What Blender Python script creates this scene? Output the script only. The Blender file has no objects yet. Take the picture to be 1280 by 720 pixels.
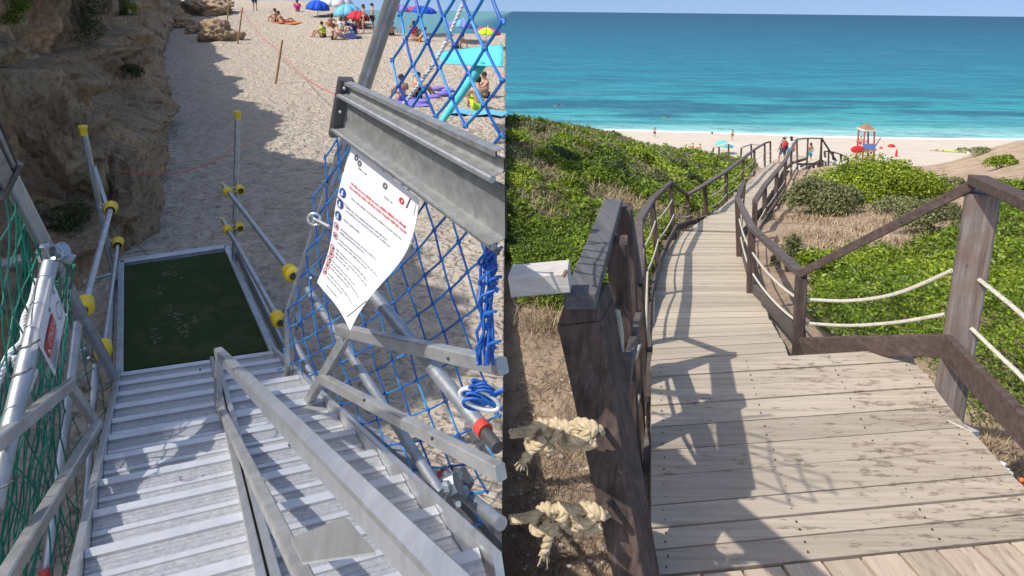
import bpy, bmesh, math, random
import numpy as np
from mathutils import Vector, Matrix, noise
random.seed(7); rng = np.random.default_rng(7)
S = bpy.context.scene; COL = S.collection
# ---------------------------------------------------------------- camera, sky, sun, exposure
F = 781.0; PX0, PY0 = 640.0, 180.0; PITCH = math.radians(12.0); ROLL = math.radians(0.6)
cr = Vector((1, 0, 0)); cu = Vector((0, math.sin(PITCH), math.cos(PITCH))); cf = Vector((0, math.cos(PITCH), -math.sin(PITCH)))
r_ = cr*math.cos(ROLL) + cu*math.sin(ROLL); u_ = cu*math.cos(ROLL) - cr*math.sin(ROLL)
cam = bpy.data.cameras.new('camera'); co = bpy.data.objects.new('camera', cam); COL.objects.link(co)
co.matrix_world = Matrix(((r_.x, u_.x, -cf.x, 0), (r_.y, u_.y, -cf.y, 0), (r_.z, u_.z, -cf.z, 0), (0, 0, 0, 1)))
cam.sensor_width = 36; cam.lens = F/1280*36; cam.shift_y = -(360-PY0)/1280
cam.clip_start = 0.05; cam.clip_end = 90000
S.camera = co
SUN_TO = Vector((-0.72, -0.36, 1.0)).normalized()          # direction towards the sun
w = bpy.data.worlds.new('World'); S.world = w; w.use_nodes = True
nt = w.node_tree; bg = nt.nodes['Background']
sky = nt.nodes.new('ShaderNodeTexSky'); sky.sky_type = 'NISHITA'; sky.sun_disc = False
sky.sun_elevation = math.asin(SUN_TO.z); sky.sun_rotation = math.atan2(SUN_TO.x, SUN_TO.y)
sky.altitude = 20; sky.air_density = 1.0; sky.dust_density = 2.2; sky.ozone_density = 1.0
nt.links.new(sky.outputs[0], bg.inputs[0])
# read the sky a few degrees above each direction, so the horizon has the clear blue of a dry, windy day
tcw = nt.nodes.new('ShaderNodeTexCoord'); adw = nt.nodes.new('ShaderNodeVectorMath'); adw.operation = 'ADD'; adw.inputs[1].default_value = (0, 0, 0.30)
nmw = nt.nodes.new('ShaderNodeVectorMath'); nmw.operation = 'NORMALIZE'
nt.links.new(tcw.outputs['Generated'], adw.inputs[0]); nt.links.new(adw.outputs[0], nmw.inputs[0]); nt.links.new(nmw.outputs[0], sky.inputs[0]); bg.inputs[1].default_value = 0.15
sl = bpy.data.lights.new('sun', 'SUN'); sl.energy = 3.3; sl.angle = math.radians(0.55); sl.color = (1, 0.94, 0.85)
so = bpy.data.objects.new('sun', sl); COL.objects.link(so)
so.rotation_euler = (-SUN_TO).to_track_quat('-Z', 'Y').to_euler(); so.location = (0, 0, 30)
S.view_settings.view_transform = 'Standard'; S.view_settings.look = 'None'
S.view_settings.exposure = 0.50; S.view_settings.gamma = 1.0

# ---------------------------------------------------------------- measuring helpers
def ray(px, py):
    return (r_*((px-PX0)/F) - u_*((py-PY0)/F) + cf)
def P(px, py, Y=None, Z=None):
    d = ray(px, py)
    return d*(Y/d.y) if Y is not None else d*(Z/d.z)
SEAM = -0.0113
def lerp(a, b, t): return a + (b-a)*t

# ---------------------------------------------------------------- materials
def N(nt, t, **kw):
    n = nt.nodes.new(t)
    for k, v in kw.items(): setattr(n, k, v)
    return n
def ramp(nt, stops, src):
    r = N(nt, 'ShaderNodeValToRGB'); e = r.color_ramp.elements
    while len(e) < len(stops): e.new(0.5)
    for i, (p, c) in enumerate(stops):
        e[i].position = p; e[i].color = (*c, 1)
    nt.links.new(src, r.inputs[0]); return r.outputs[0]
def mapping(nt, scale, rot=(0, 0, 0), src='Object'):
    tc = N(nt, 'ShaderNodeTexCoord'); m = N(nt, 'ShaderNodeMapping')
    m.inputs['Scale'].default_value = scale; m.inputs['Rotation'].default_value = rot
    nt.links.new(tc.outputs[src], m.inputs[0]); return m.outputs[0]
def noise_n(nt, vec, scale, detail=5, rough=0.6):
    n = N(nt, 'ShaderNodeTexNoise'); n.inputs['Scale'].default_value = scale
    n.inputs['Detail'].default_value = detail; n.inputs['Roughness'].default_value = rough
    nt.links.new(vec, n.inputs['Vector']); return n.outputs[0]
def mixc(nt, fac, a, b, mode='MIX'):
    m = N(nt, 'ShaderNodeMix', data_type='RGBA', blend_type=mode)
    for s, v in ((m.inputs[0], fac), (m.inputs[6], a), (m.inputs[7], b)):
        if isinstance(v, (int, float)): s.default_value = v
        elif isinstance(v, tuple): s.default_value = (*v, 1)
        else: nt.links.new(v, s)
    return m.outputs[2]
def bumpn(nt, h, dist, strength=1.0, prev=None):
    b = N(nt, 'ShaderNodeBump'); b.inputs['Distance'].default_value = dist; b.inputs['Strength'].default_value = strength
    nt.links.new(h, b.inputs['Height'])
    if prev is not None: nt.links.new(prev, b.inputs['Normal'])
    return b.outputs[0]
def newmat(name):
    m = bpy.data.materials.new(name); m.use_nodes = True
    return m, m.node_tree, m.node_tree.nodes['Principled BSDF']
def simple(name, c, rough=0.6, metal=0.0, c2=None, scale=8, bump=0.0, bscale=60, spec=0.5, vary=0.0, stretch=(1, 1, 1)):
    m, nt, b = newmat(name)
    b.inputs['Roughness'].default_value = rough; b.inputs['Metallic'].default_value = metal
    b.inputs['Specular IOR Level'].default_value = spec
    v = mapping(nt, stretch)
    c2 = c2 or tuple(x*0.72 for x in c)
    f = noise_n(nt, v, scale, 6, 0.65)
    out = ramp(nt, [(0.32, c2), (0.68, c)], f)
    if vary:
        oi = N(nt, 'ShaderNodeObjectInfo'); hv = N(nt, 'ShaderNodeHueSaturation')
        mr = N(nt, 'ShaderNodeMapRange'); mr.inputs[3].default_value = 1-vary; mr.inputs[4].default_value = 1+vary
        nt.links.new(oi.outputs['Random'], mr.inputs[0]); nt.links.new(mr.outputs[0], hv.inputs['Value'])
        nt.links.new(out, hv.inputs['Color']); out = hv.outputs[0]
    nt.links.new(out, b.inputs['Base Color'])
    rr = N(nt, 'ShaderNodeMapRange'); rr.inputs[3].default_value = max(0.05, rough-0.12); rr.inputs[4].default_value = min(1, rough+0.15)
    nt.links.new(noise_n(nt, v, scale*2.7, 4), rr.inputs[0]); nt.links.new(rr.outputs[0], b.inputs['Roughness'])
    if bump: nt.links.new(bumpn(nt, noise_n(nt, v, bscale, 5), bump), b.inputs['Normal'])
    return m
def woodmat(name, c1, c2, c3, rot=0.0, stain=0.0, vary=0.14, grain=38):
    m, nt, b = newmat(name)
    tc = N(nt, 'ShaderNodeTexCoord'); oi = N(nt, 'ShaderNodeObjectInfo')
    off = N(nt, 'ShaderNodeVectorMath', operation='MULTIPLY'); cmb = N(nt, 'ShaderNodeCombineXYZ')
    for i in range(3): nt.links.new(oi.outputs['Random'], cmb.inputs[i])
    off.inputs[1].default_value = (17, 9, 23); nt.links.new(cmb.outputs[0], off.inputs[0])
    ad = N(nt, 'ShaderNodeVectorMath', operation='ADD'); nt.links.new(tc.outputs['Object'], ad.inputs[0]); nt.links.new(off.outputs[0], ad.inputs[1])
    m1 = N(nt, 'ShaderNodeMapping'); m1.inputs['Rotation'].default_value = (0, 0, rot); nt.links.new(ad.outputs[0], m1.inputs[0])
    m2 = N(nt, 'ShaderNodeMapping'); m2.inputs['Scale'].default_value = (1.2, grain, grain) if rot is not None else (1, 1, 1)
    nt.links.new(m1.outputs[0], m2.inputs[0])
    g = noise_n(nt, m2.outputs[0], 1.0, 7, 0.7)
    big = noise_n(nt, m1.outputs[0], 3.0, 4, 0.6)
    base = ramp(nt, [(0.3, c1), (0.52, c2), (0.75, c3)], g)
    base = mixc(nt, ramp(nt, [(0.35, (0, 0, 0)), (0.7, (0.7, 0.7, 0.7))], big), base, c2)
    if stain:
        m3 = N(nt, 'ShaderNodeMapping'); m3.inputs['Scale'].default_value = (4.5, 15, 15); nt.links.new(m1.outputs[0], m3.inputs[0])
        s = noise_n(nt, m3.outputs[0], 2.0, 6, 0.72)
        sx0 = N(nt, 'ShaderNodeSeparateXYZ'); nt.links.new(tc.outputs['Object'], sx0.inputs[0]); mrx = N(nt, 'ShaderNodeMapRange'); mrx.inputs[1].default_value = 0.1; mrx.inputs[2].default_value = 1.5; mrx.inputs[3].default_value = -0.01; mrx.inputs[4].default_value = 0.085; nt.links.new(sx0.outputs['X'], mrx.inputs[0])
        m5 = N(nt, 'ShaderNodeMapping'); m5.inputs['Scale'].default_value = (1.1, 2.6, 2.6); nt.links.new(tc.outputs['Object'], m5.inputs[0]); bigs = noise_n(nt, m5.outputs[0], 1.6, 4, 0.6)
        s1 = N(nt, 'ShaderNodeMath', operation='MULTIPLY_ADD'); s1.inputs[1].default_value = 0.35; nt.links.new(bigs, s1.inputs[0]); nt.links.new(s, s1.inputs[2])
        s2 = N(nt, 'ShaderNodeMath', operation='ADD'); nt.links.new(s1.outputs[0], s2.inputs[0]); nt.links.new(mrx.outputs[0], s2.inputs[1])
        sm = ramp(nt, [(0.765, (0, 0, 0)), (0.83, (1, 1, 1))], s2.outputs[0])
        sx = N(nt, 'ShaderNodeMath', operation='MULTIPLY'); sx.inputs[1].default_value = stain; nt.links.new(sm, sx.inputs[0])
        base = mixc(nt, sx.outputs[0], base, (0.13, 0.09, 0.065))
    hv = N(nt, 'ShaderNodeHueSaturation'); mr = N(nt, 'ShaderNodeMapRange'); mr.inputs[3].default_value = 1-vary; mr.inputs[4].default_value = 1+vary
    nt.links.new(oi.outputs['Random'], mr.inputs[0]); nt.links.new(mr.outputs[0], hv.inputs['Value']); nt.links.new(base, hv.inputs['Color'])
    nt.links.new(hv.outputs[0], b.inputs['Base Color']); b.inputs['Roughness'].default_value = 0.8; b.inputs['Specular IOR Level'].default_value = 0.25
    nt.links.new(bumpn(nt, g, 0.004, 1.0), b.inputs['Normal'])
    return m
def tintmat(name, stops, rough=0.5, transl=0.25, spec=0.35):
    m, nt, b = newmat(name)
    a = N(nt, 'ShaderNodeAttribute'); a.attribute_name = 'tint'
    c = ramp(nt, stops, a.outputs['Fac'])
    nt.links.new(c, b.inputs['Base Color']); b.inputs['Roughness'].default_value = rough; b.inputs['Specular IOR Level'].default_value = spec
    if transl:
        tr = N(nt, 'ShaderNodeBsdfTranslucent'); mx = N(nt, 'ShaderNodeMixShader'); mx.inputs[0].default_value = transl
        nt.links.new(c, tr.inputs[0]); nt.links.new(b.outputs[0], mx.inputs[1]); nt.links.new(tr.outputs[0], mx.inputs[2])
        nt.links.new(mx.outputs[0], nt.nodes['Material Output'].inputs[0])
    return m
M = {}
M['galv'] = simple('galvanised_steel', (0.50, 0.53, 0.56), 0.42, 0.75, (0.33, 0.36, 0.39), 14, 0.0006, 90)
M['alu'] = simple('aluminium', (0.74, 0.75, 0.76), 0.34, 0.82, (0.56, 0.57, 0.58), 6, 0.0004, 120, stretch=(6, 1, 1))
M['alu_dull'] = simple('dull_aluminium', (0.58, 0.58, 0.57), 0.45, 0.7, (0.38, 0.38, 0.37), 9, 0.0005, 80)
M['plate'] = simple('zinc_plate', (0.36, 0.37, 0.37), 0.45, 0.5, (0.22, 0.23, 0.23), 26, 0.0006, 60)
M['yellow'] = simple('yellow_plastic', (0.82, 0.62, 0.02), 0.45, 0, (0.66, 0.46, 0.02), 20)
M['dark'] = simple('dark_steel', (0.12, 0.12, 0.12), 0.5, 0.5)
M['blue_cord'] = simple('blue_cord', (0.02, 0.17, 0.55), 0.5, 0, (0.008, 0.06, 0.33), 3, 0.001, 400)
M['lblue_cord'] = simple('light_blue_cord', (0.04, 0.30, 0.68), 0.5, 0, (0.02, 0.2, 0.55), 3, 0.001, 400)
M['green_cord'] = simple('green_cord', (0.01, 0.20, 0.13), 0.5, 0, (0.006, 0.10, 0.075), 4, 0.001, 300)
M['white_cord'] = simple('white_cord', (0.72, 0.73, 0.74), 0.7, 0, (0.5, 0.52, 0.55), 30, 0.001, 300)
M['manila'] = simple('manila_rope', (0.60, 0.50, 0.34), 0.9, 0, (0.42, 0.33, 0.20), 30, 0.002, 220, spec=0.1)
M['greyrope'] = simple('pale_rope', (0.60, 0.57, 0.48), 0.9, 0, (0.42, 0.40, 0.34), 30, 0.002, 220, spec=0.1)
M['paper'] = simple('white_print_sheet', (0.78, 0.78, 0.82), 0.4, 0, (0.74, 0.74, 0.79), 3)
M['redprint'] = simple('red_print', (0.65, 0.05, 0.04), 0.5)
M['blueprint'] = simple('blue_print', (0.03, 0.08, 0.32), 0.5)
M['blackprint'] = simple('black_print', (0.16, 0.16, 0.18), 0.6)
M['redtape'] = simple('red_tape', (0.60, 0.06, 0.04), 0.5)
M['whiteprint'] = simple('white_print', (0.8, 0.8, 0.8), 0.5)
M['deck'] = woodmat('weathered_deck', (0.25, 0.205, 0.158), (0.40, 0.34, 0.27), (0.50, 0.435, 0.355), 0.0, 0.65)
M['ramp'] = woodmat('sunbleached_deck', (0.36, 0.30, 0.225), (0.49, 0.42, 0.32), (0.58, 0.50, 0.39), 0.0, 0.18)
M['post'] = woodmat('dark_weathered_timber', (0.035, 0.028, 0.026), (0.075, 0.058, 0.052), (0.14, 0.115, 0.105), math.radians(90), 0, 0.15, 1.2)
M['rail'] = woodmat('grey_brown_timber', (0.06, 0.05, 0.046), (0.12, 0.10, 0.092), (0.21, 0.185, 0.17), 0, 0, 0.12, 20)
M['palewood'] = woodmat('silver_timber', (0.36, 0.34, 0.31), (0.55, 0.52, 0.48), (0.66, 0.63, 0.58), 0, 0, 0.05)
M['stick'] = simple('bamboo_stick', (0.42, 0.26, 0.12), 0.8)
def postgrain():
    m, nt, b = newmat('upright_timber')
    oi = N(nt, 'ShaderNodeObjectInfo'); v = mapping(nt, (34, 34, 1.6))
    g = noise_n(nt, v, 1.0, 7, 0.72); big = noise_n(nt, mapping(nt, (1, 1, 1)), 6, 5, 0.6)
    c = ramp(nt, [(0.3, (0.022, 0.016, 0.014)), (0.5, (0.066, 0.050, 0.044)), (0.68, (0.13, 0.105, 0.095)), (0.8, (0.24, 0.21, 0.195))], g)
    c = mixc(nt, ramp(nt, [(0.45, (0, 0, 0)), (0.75, (0.8, 0.8, 0.8))], big), c, (0.15, 0.095, 0.075))
    nt.links.new(c, b.inputs['Base Color']); b.inputs['Roughness'].default_value = 0.78; b.inputs['Specular IOR Level'].default_value = 0.3
    nt.links.new(bumpn(nt, g, 0.006), b.inputs['Normal']); return m
M['post'] = postgrain()
def groundmat(name, ca, cb, cc, veg=None, scale=1.3):
    m, nt, b = newmat(name)
    v = mapping(nt, (1, 1, 1)); n1 = noise_n(nt, v, scale, 8, 0.65); n2 = noise_n(nt, v, 14, 8, 0.75)
    c = ramp(nt, [(0.3, ca), (0.5, cb), (0.7, cc)], n2)
    c2 = ramp(nt, [(0.35, ca), (0.62, cc)], n1); c = mixc(nt, 0.45, c, c2)
    if veg:
        n3 = noise_n(nt, v, 0.55, 6, 0.7); c = mixc(nt, ramp(nt, [(0.47, (0, 0, 0)), (0.56, (1, 1, 1))], n3), c, veg)
    nt.links.new(c, b.inputs['Base Color']); b.inputs['Roughness'].default_value = 0.95; b.inputs['Specular IOR Level'].default_value = 0.1
    nt.links.new(bumpn(nt, n2, 0.05, 1.0), b.inputs['Normal']); return m
M['soil'] = groundmat('dry_sandy_soil', (0.20, 0.13, 0.085), (0.42, 0.31, 0.215), (0.56, 0.44, 0.32))
def sandmat():
    m, nt, b = newmat('pale_beach_sand')
    v = mapping(nt, (1, 1, 1)); n2 = noise_n(nt, v, 5.5, 6, 0.6); n3 = noise_n(nt, v, 90, 4, 0.7)
    c = ramp(nt, [(0.3, (0.37, 0.315, 0.25)), (0.65, (0.50, 0.435, 0.355))], n2)
    c = mixc(nt, ramp(nt, [(0.62, (0, 0, 0)), (0.72, (0.6, 0.6, 0.6))], noise_n(nt, v, 9, 7, 0.8)), c, (0.30, 0.245, 0.19))
    nt.links.new(c, b.inputs['Base Color']); b.inputs['Roughness'].default_value = 0.95; b.inputs['Specular IOR Level'].default_value = 0.1
    vo = N(nt, 'ShaderNodeTexVoronoi', feature='SMOOTH_F1'); vo.inputs['Scale'].default_value = 5.5; vo.inputs['Smoothness'].default_value = 0.6
    wv = N(nt, 'ShaderNodeVectorMath', operation='ADD'); ns = N(nt, 'ShaderNodeTexNoise'); ns.inputs['Scale'].default_value = 3
    nt.links.new(v, ns.inputs['Vector']); nt.links.new(v, wv.inputs[0]); nt.links.new(ns.outputs['Color'], wv.inputs[1]); nt.links.new(wv.outputs[0], vo.inputs['Vector'])
    b1 = bumpn(nt, vo.outputs['Distance'], 0.10, 1.0); b2 = bumpn(nt, n2, 0.06, 1.0, b1); nt.links.new(bumpn(nt, n3, 0.006, 1.0, b2), b.inputs['Normal']); return m
M['sand'] = sandmat()
M['farsand'] = simple('white_beach_sand', (0.55, 0.49, 0.41), 0.95, 0, (0.48, 0.42, 0.34), 0.5, spec=0.1)
def seamat():
    m, nt, b = newmat('sea_water')
    g = N(nt, 'ShaderNodeNewGeometry'); sp = N(nt, 'ShaderNodeSeparateXYZ'); nt.links.new(g.outputs['Position'], sp.inputs[0])
    dv = N(nt, 'ShaderNodeMath', operation='DIVIDE'); dv.inputs[0].default_value = 111.4; nt.links.new(sp.outputs['Y'], dv.inputs[1])
    v = mapping(nt, (0.014, 0.045, 1)); v2 = mapping(nt, (0.0035, 0.012, 1))
    wob = noise_n(nt, v, 2.0, 4, 0.5)
    ad = N(nt, 'ShaderNodeMath', operation='MULTIPLY_ADD'); ad.inputs[1].default_value = 0.10; nt.links.new(wob, ad.inputs[0]); nt.links.new(dv.outputs[0], ad.inputs[2])
    c = ramp(nt, [(0.05, (0.022, 0.06, 0.125)), (0.14, (0.024, 0.10, 0.165)), (0.28, (0.028, 0.15, 0.235)), (0.50, (0.034, 0.22, 0.30)), (0.80, (0.050, 0.32, 0.35)), (0.93, (0.10, 0.38, 0.39)), (1.0, (0.34, 0.62, 0.58))], ad.outputs[0])
    pat = noise_n(nt, v, 1.4, 7, 0.62)
    pm = ramp(nt, [(0.46, (0, 0, 0)), (0.54, (1, 1, 1))], pat)
    # sea-grass beds lie 135-190 m out
    bw = ramp(nt, [(0.30, (0.2, 0.2, 0.2)), (0.58, (0.4, 0.4, 0.4)), (0.68, (.8, .8, .8)), (0.84, (.75, .75, .75)), (0.9, (0, 0, 0))], dv.outputs[0])
    pf = N(nt, 'ShaderNodeMath', operation='MULTIPLY'); nt.links.new(pm, pf.inputs[0]); nt.links.new(bw, pf.inputs[1])
    c = mixc(nt, pf.outputs[0], c, (0.028, 0.105, 0.17))
    # pale shoal west of the bluff
    xs = N(nt, 'ShaderNodeMapRange'); xs.inputs[1].default_value = -25; xs.inputs[2].default_value = -90; xs.clamp = True; nt.links.new(sp.outputs['X'], xs.inputs[0])
    c = mixc(nt, xs.outputs[0], c, (0.13, 0.28, 0.29))
    rp = noise_n(nt, mapping(nt, (0.045, 0.28, 1)), 1.0, 8, 0.85); rf = noise_n(nt, mapping(nt, (0.012, 0.05, 1)), 1.0, 8, 0.8)
    c = mixc(nt, ramp(nt, [(0.40, (0.55, 0.55, 0.55)), (0.55, (0, 0, 0))], rp), c, (0.02, 0.11, 0.19)); c = mixc(nt, ramp(nt, [(0.54, (0, 0, 0)), (0.68, (0.30, 0.30, 0.30))], rf), c, (0.13, 0.36, 0.42))  # dark and bright sides of wind ripples put into the colour
    nt.links.new(c, b.inputs['Base Color']); b.inputs['Roughness'].default_value = 0.45; b.inputs['Specular IOR Level'].default_value = 0.12; b.inputs['IOR'].default_value = 1.33
    w1 = noise_n(nt, mapping(nt, (0.35, 1.1, 1)), 1.0, 6, 0.6); w2 = noise_n(nt, mapping(nt, (0.05, 0.16, 1)), 1.0, 5, 0.6)
    b1 = bumpn(nt, w1, 0.7, 1.0); nt.links.new(bumpn(nt, w2, 3.0, 1.0, b1), b.inputs['Normal']); return m
M['sea'] = seamat()
M['foam'] = simple('shore_foam', (0.78, 0.82, 0.82), 0.8)
def rockmat():
    m, nt, b = newmat('eroded_sandstone')
    v = mapping(nt, (1, 1, 1)); vs = mapping(nt, (4.5, 4.5, 0.7)); n1 = noise_n(nt, v, 1.1, 8, 0.65); n2 = noise_n(nt, vs, 3.0, 8, 0.75); n3 = noise_n(nt, v, 16, 8, 0.75)
    a = ramp(nt, [(0.3, (0.22, 0.145, 0.09)), (0.45, (0.52, 0.35, 0.20)), (0.58, (0.70, 0.49, 0.29)), (0.72, (0.74, 0.61, 0.43))], n1)
    s = ramp(nt, [(0.36, (0.20, 0.145, 0.10)), (0.50, (0.56, 0.42, 0.28)), (0.64, (0.70, 0.56, 0.40))], n2)
    c = mixc(nt, 0.5, a, s); c = mixc(nt, ramp(nt, [(0.35, (0.75, 0.75, 0.75)), (0.5, (0, 0, 0))], n3), c, (0.13, 0.09, 0.06))
    nt.links.new(c, b.inputs['Base Color']); b.inputs['Roughness'].default_value = 0.95; b.inputs['Specular IOR Level'].default_value = 0.1
    b1 = bumpn(nt, n2, 0.12); nt.links.new(bumpn(nt, n3, 0.05, 1.0, b1), b.inputs['Normal']); return m
M['rock'] = rockmat()
def turfmat():
    m, nt, b = newmat('green_turf_mat')
    v = mapping(nt, (1, 1, 1)); f = noise_n(nt, v, 180, 3); d = noise_n(nt, v, 3.3, 5, 0.7)
    c = ramp(nt, [(0.35, (0.020, 0.038, 0.013)), (0.7, (0.055, 0.085, 0.030))], f)
    c = mixc(nt, ramp(nt, [(0.50, (0, 0, 0)), (0.75, (0.45, 0.45, 0.45))], d), c, (0.13, 0.12, 0.07))
    nt.links.new(c, b.inputs['Base Color']); b.inputs['Roughness'].default_value = 0.95; b.inputs['Specular IOR Level'].default_value = 0.1
    nt.links.new(bumpn(nt, f, 0.008), b.inputs['Normal']); return m
M['turf'] = turfmat()
M['sandprint'] = simple('sand_on_mat', (0.15, 0.145, 0.095), 0.95, 0, (0.045, 0.065, 0.03), 30)
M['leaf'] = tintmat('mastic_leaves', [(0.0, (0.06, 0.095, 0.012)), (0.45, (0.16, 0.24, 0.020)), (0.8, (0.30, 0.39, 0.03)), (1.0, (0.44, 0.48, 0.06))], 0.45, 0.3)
M['leaf_olive'] = tintmat('olive_grey_leaves', [(0.0, (0.07, 0.08, 0.03)), (0.5, (0.16, 0.18, 0.07)), (1.0, (0.30, 0.30, 0.15))], 0.6, 0.2)
M['leaf_dark'] = tintmat('dark_leaves', [(0.0, (0.025, 0.04, 0.015)), (0.5, (0.06, 0.09, 0.03)), (1.0, (0.14, 0.18, 0.06))], 0.5, 0.2)
M['dry'] = tintmat('dry_grass', [(0.0, (0.14, 0.09, 0.055)), (0.5, (0.32, 0.24, 0.15)), (1.0, (0.52, 0.43, 0.29))], 0.9, 0.1, 0.1)
M['palestone'] = simple('pale_limestone', (0.55, 0.48, 0.39), 0.9)
M['twig'] = simple('bare_twigs', (0.20, 0.15, 0.12), 0.9)
M['skin'] = simple('tanned_skin', (0.50, 0.29, 0.19), 0.55, 0, (0.44, 0.24, 0.155), 10)
M['hair'] = simple('dark_hair', (0.035, 0.022, 0.015), 0.7)
for nme, c in dict(blue=(0.02, 0.10, 0.62), ltblue=(0.16, 0.48, 0.72), red=(0.62, 0.04, 0.05), white=(0.78, 0.78, 0.76), purple=(0.24, 0.20, 0.60), magenta=(0.68, 0.03, 0.25),
                   turq=(0.12, 0.62, 0.66), neon=(0.55, 0.80, 0.04), black=(0.03, 0.03, 0.035), grey=(0.42, 0.45, 0.48), denim=(0.10, 0.17, 0.30), orange=(0.75, 0.22, 0.05), navy=(0.03, 0.05, 0.16)).items():
    M[nme] = simple(nme+'_fabric', c, 0.75, 0, None, 6, 0.002, 120, 0.2)
M['blueboard'] = simple('blue_panel', (0.12, 0.22, 0.50), 0.5)
M['redwood'] = simple('red_painted_wood', (0.48, 0.12, 0.09), 0.6); M['brownwood'] = simple('brown_wood', (0.28, 0.17, 0.11), 0.7)

M['railtop'] = woodmat('charred_grey_handrail', (0.05, 0.05, 0.052), (0.11, 0.11, 0.115), (0.19, 0.19, 0.20), math.radians(80), 0, 0.05, 30)
M['rail_dark'] = woodmat('brown_handrail', (0.04, 0.028, 0.024), (0.085, 0.062, 0.054), (0.15, 0.12, 0.11), 0, 0, 0.1, 26)
M['upright_big'] = M['post'].copy(); M['upright_big'].name = 'silvered_upright'
_r = [n for n in M['upright_big'].node_tree.nodes if n.type == 'VALTORGB'][0].color_ramp.elements
for _e, _c in zip(_r, ((.07, .055, .05), (.17, .145, .135), (.28, .25, .24), (.44, .40, .38))): _e.color = (*_c, 1)
# ---------------------------------------------------------------- mesh helpers
def tag(o, label=None, cat=None, group=None, kind=None):
    if label: o['label'] = label
    if cat: o['category'] = cat
    if group: o['group'] = group
    if kind: o['kind'] = kind
    return o
def thing(name, label, cat, loc, group=None):
    o = bpy.data.objects.new(name, None); o.empty_display_size = 0.2; COL.objects.link(o); o.location = loc
    return tag(o, label, cat, group)
def worldloc(o):
    v = Vector((0, 0, 0))
    while o is not None: v = v + o.location; o = o.parent
    return v
class MB:
    def __init__(s): s.v = []; s.f = []
    def add(s, vs, fs):
        n = len(s.v); s.v += [tuple(v) for v in vs]; s.f += [tuple(i+n for i in f) for f in fs]; return s
    def prism(s, poly, t, axis=Vector((0, 0, -1))):      # polygon (CCW from above) + thickness
        n = len(poly); poly = [Vector(p) for p in poly]; low = [p+axis*t for p in poly]
        fs = [tuple(range(n)), tuple(range(2*n-1, n-1, -1))] + [(i, i+n, (i+1) % n+n, (i+1) % n) for i in range(n)]
        return s.add(poly+low, fs)
    def bar(s, a, b, w, h, up=Vector((0, 0, 1)), bev=0.0):
        a, b = Vector(a), Vector(b); d = (b-a).normalized(); x = d.cross(Vector(up)); x.normalize(); y = x.cross(d)
        c = min(w, h)*bev
        if c > 0: prof = [(-w/2+c, -h/2), (w/2-c, -h/2), (w/2, -h/2+c), (w/2, h/2-c), (w/2-c, h/2), (-w/2+c, h/2), (-w/2, h/2-c), (-w/2, -h/2+c)]
        else: prof = [(-w/2, -h/2), (w/2, -h/2), (w/2, h/2), (-w/2, h/2)]
        return s.ext(a, b, x, y, prof)
    def ext(s, a, b, x, y, prof, x2=None, y2=None, sc2=1.0):
        n = len(prof); x2 = x2 or x; y2 = y2 or y
        vs = [a+x*p+y*q for p, q in prof] + [b+x2*p*sc2+y2*q*sc2 for p, q in prof]
        fs = [(i, (i+1) % n, (i+1) % n+n, i+n) for i in range(n)] + [tuple(range(n-1, -1, -1)), tuple(range(n, 2*n))]
        return s.add(vs, fs)
    def tube(s, pts, r, n=10, rr=None, cap=True):
        pts = [Vector(p) for p in pts]; k = len(pts); vs = []; x = None
        for i, p in enumerate(pts):
            d = (pts[min(i+1, k-1)]-pts[max(i-1, 0)]).normalized()
            if x is None: x = d.orthogonal().normalized()
            else:
                x = x-d*x.dot(d)
                x = x.normalized() if x.length > 1e-6 else d.orthogonal().normalized()
            y = d.cross(x); q = rr[i] if rr else r
            vs += [p+(x*math.cos(2*math.pi*j/n)+y*math.sin(2*math.pi*j/n))*q for j in range(n)]
        fs = [(i*n+j, i*n+(j+1) % n, (i+1)*n+(j+1) % n, (i+1)*n+j) for i in range(k-1) for j in range(n)]
        if cap: fs += [tuple(range(n-1, -1, -1)), tuple(range((k-1)*n, k*n))]
        return s.add(vs, fs)
    def ball(s, c, r, seg=8, rings=5, sc=(1, 1, 1)):
        c = Vector(c); vs = [c+Vector((0, 0, r*sc[2]))]
        for i in range(1, rings):
            t = math.pi*i/rings
            vs += [c+Vector((r*sc[0]*math.sin(t)*math.cos(2*math.pi*j/seg), r*sc[1]*math.sin(t)*math.sin(2*math.pi*j/seg), r*sc[2]*math.cos(t))) for j in range(seg)]
        vs.append(c-Vector((0, 0, r*sc[2]))); L = len(vs)-1
        fs = [(0, 1+j, 1+(j+1) % seg) for j in range(seg)]
        for i in range(rings-2):
            fs += [(1+i*seg+j, 1+(i+1)*seg+j, 1+(i+1)*seg+(j+1) % seg, 1+i*seg+(j+1) % seg) for j in range(seg)]
        fs += [(L, 1+(rings-2)*seg+(j+1) % seg, 1+(rings-2)*seg+j) for j in range(seg)]
        return s.add(vs, fs)
    def build(s, name, mat, parent=None, smooth=False, label=None):
        me = bpy.data.meshes.new(name); o = bpy.data.objects.new(name, me); COL.objects.link(o)
        off = Vector((0, 0, 0))
        if parent is not None: o.parent = parent; off = worldloc(parent)
        elif s.v:
            a = np.array(s.v); off = Vector(((a[:, 0].min()+a[:, 0].max())/2, (a[:, 1].min()+a[:, 1].max())/2, a[:, 2].min())); o.location = off
        me.from_pydata([(v[0]-off.x, v[1]-off.y, v[2]-off.z) for v in s.v], [], s.f)
        me.materials.append(M[mat] if isinstance(mat, str) else mat)
        if smooth:
            me.polygons.foreach_set('use_smooth', [True]*len(me.polygons))
            try: me.set_sharp_from_angle(angle=math.radians(50))
            except Exception: pass
        me.update()
        if label: o['label'] = label
        return o
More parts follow.
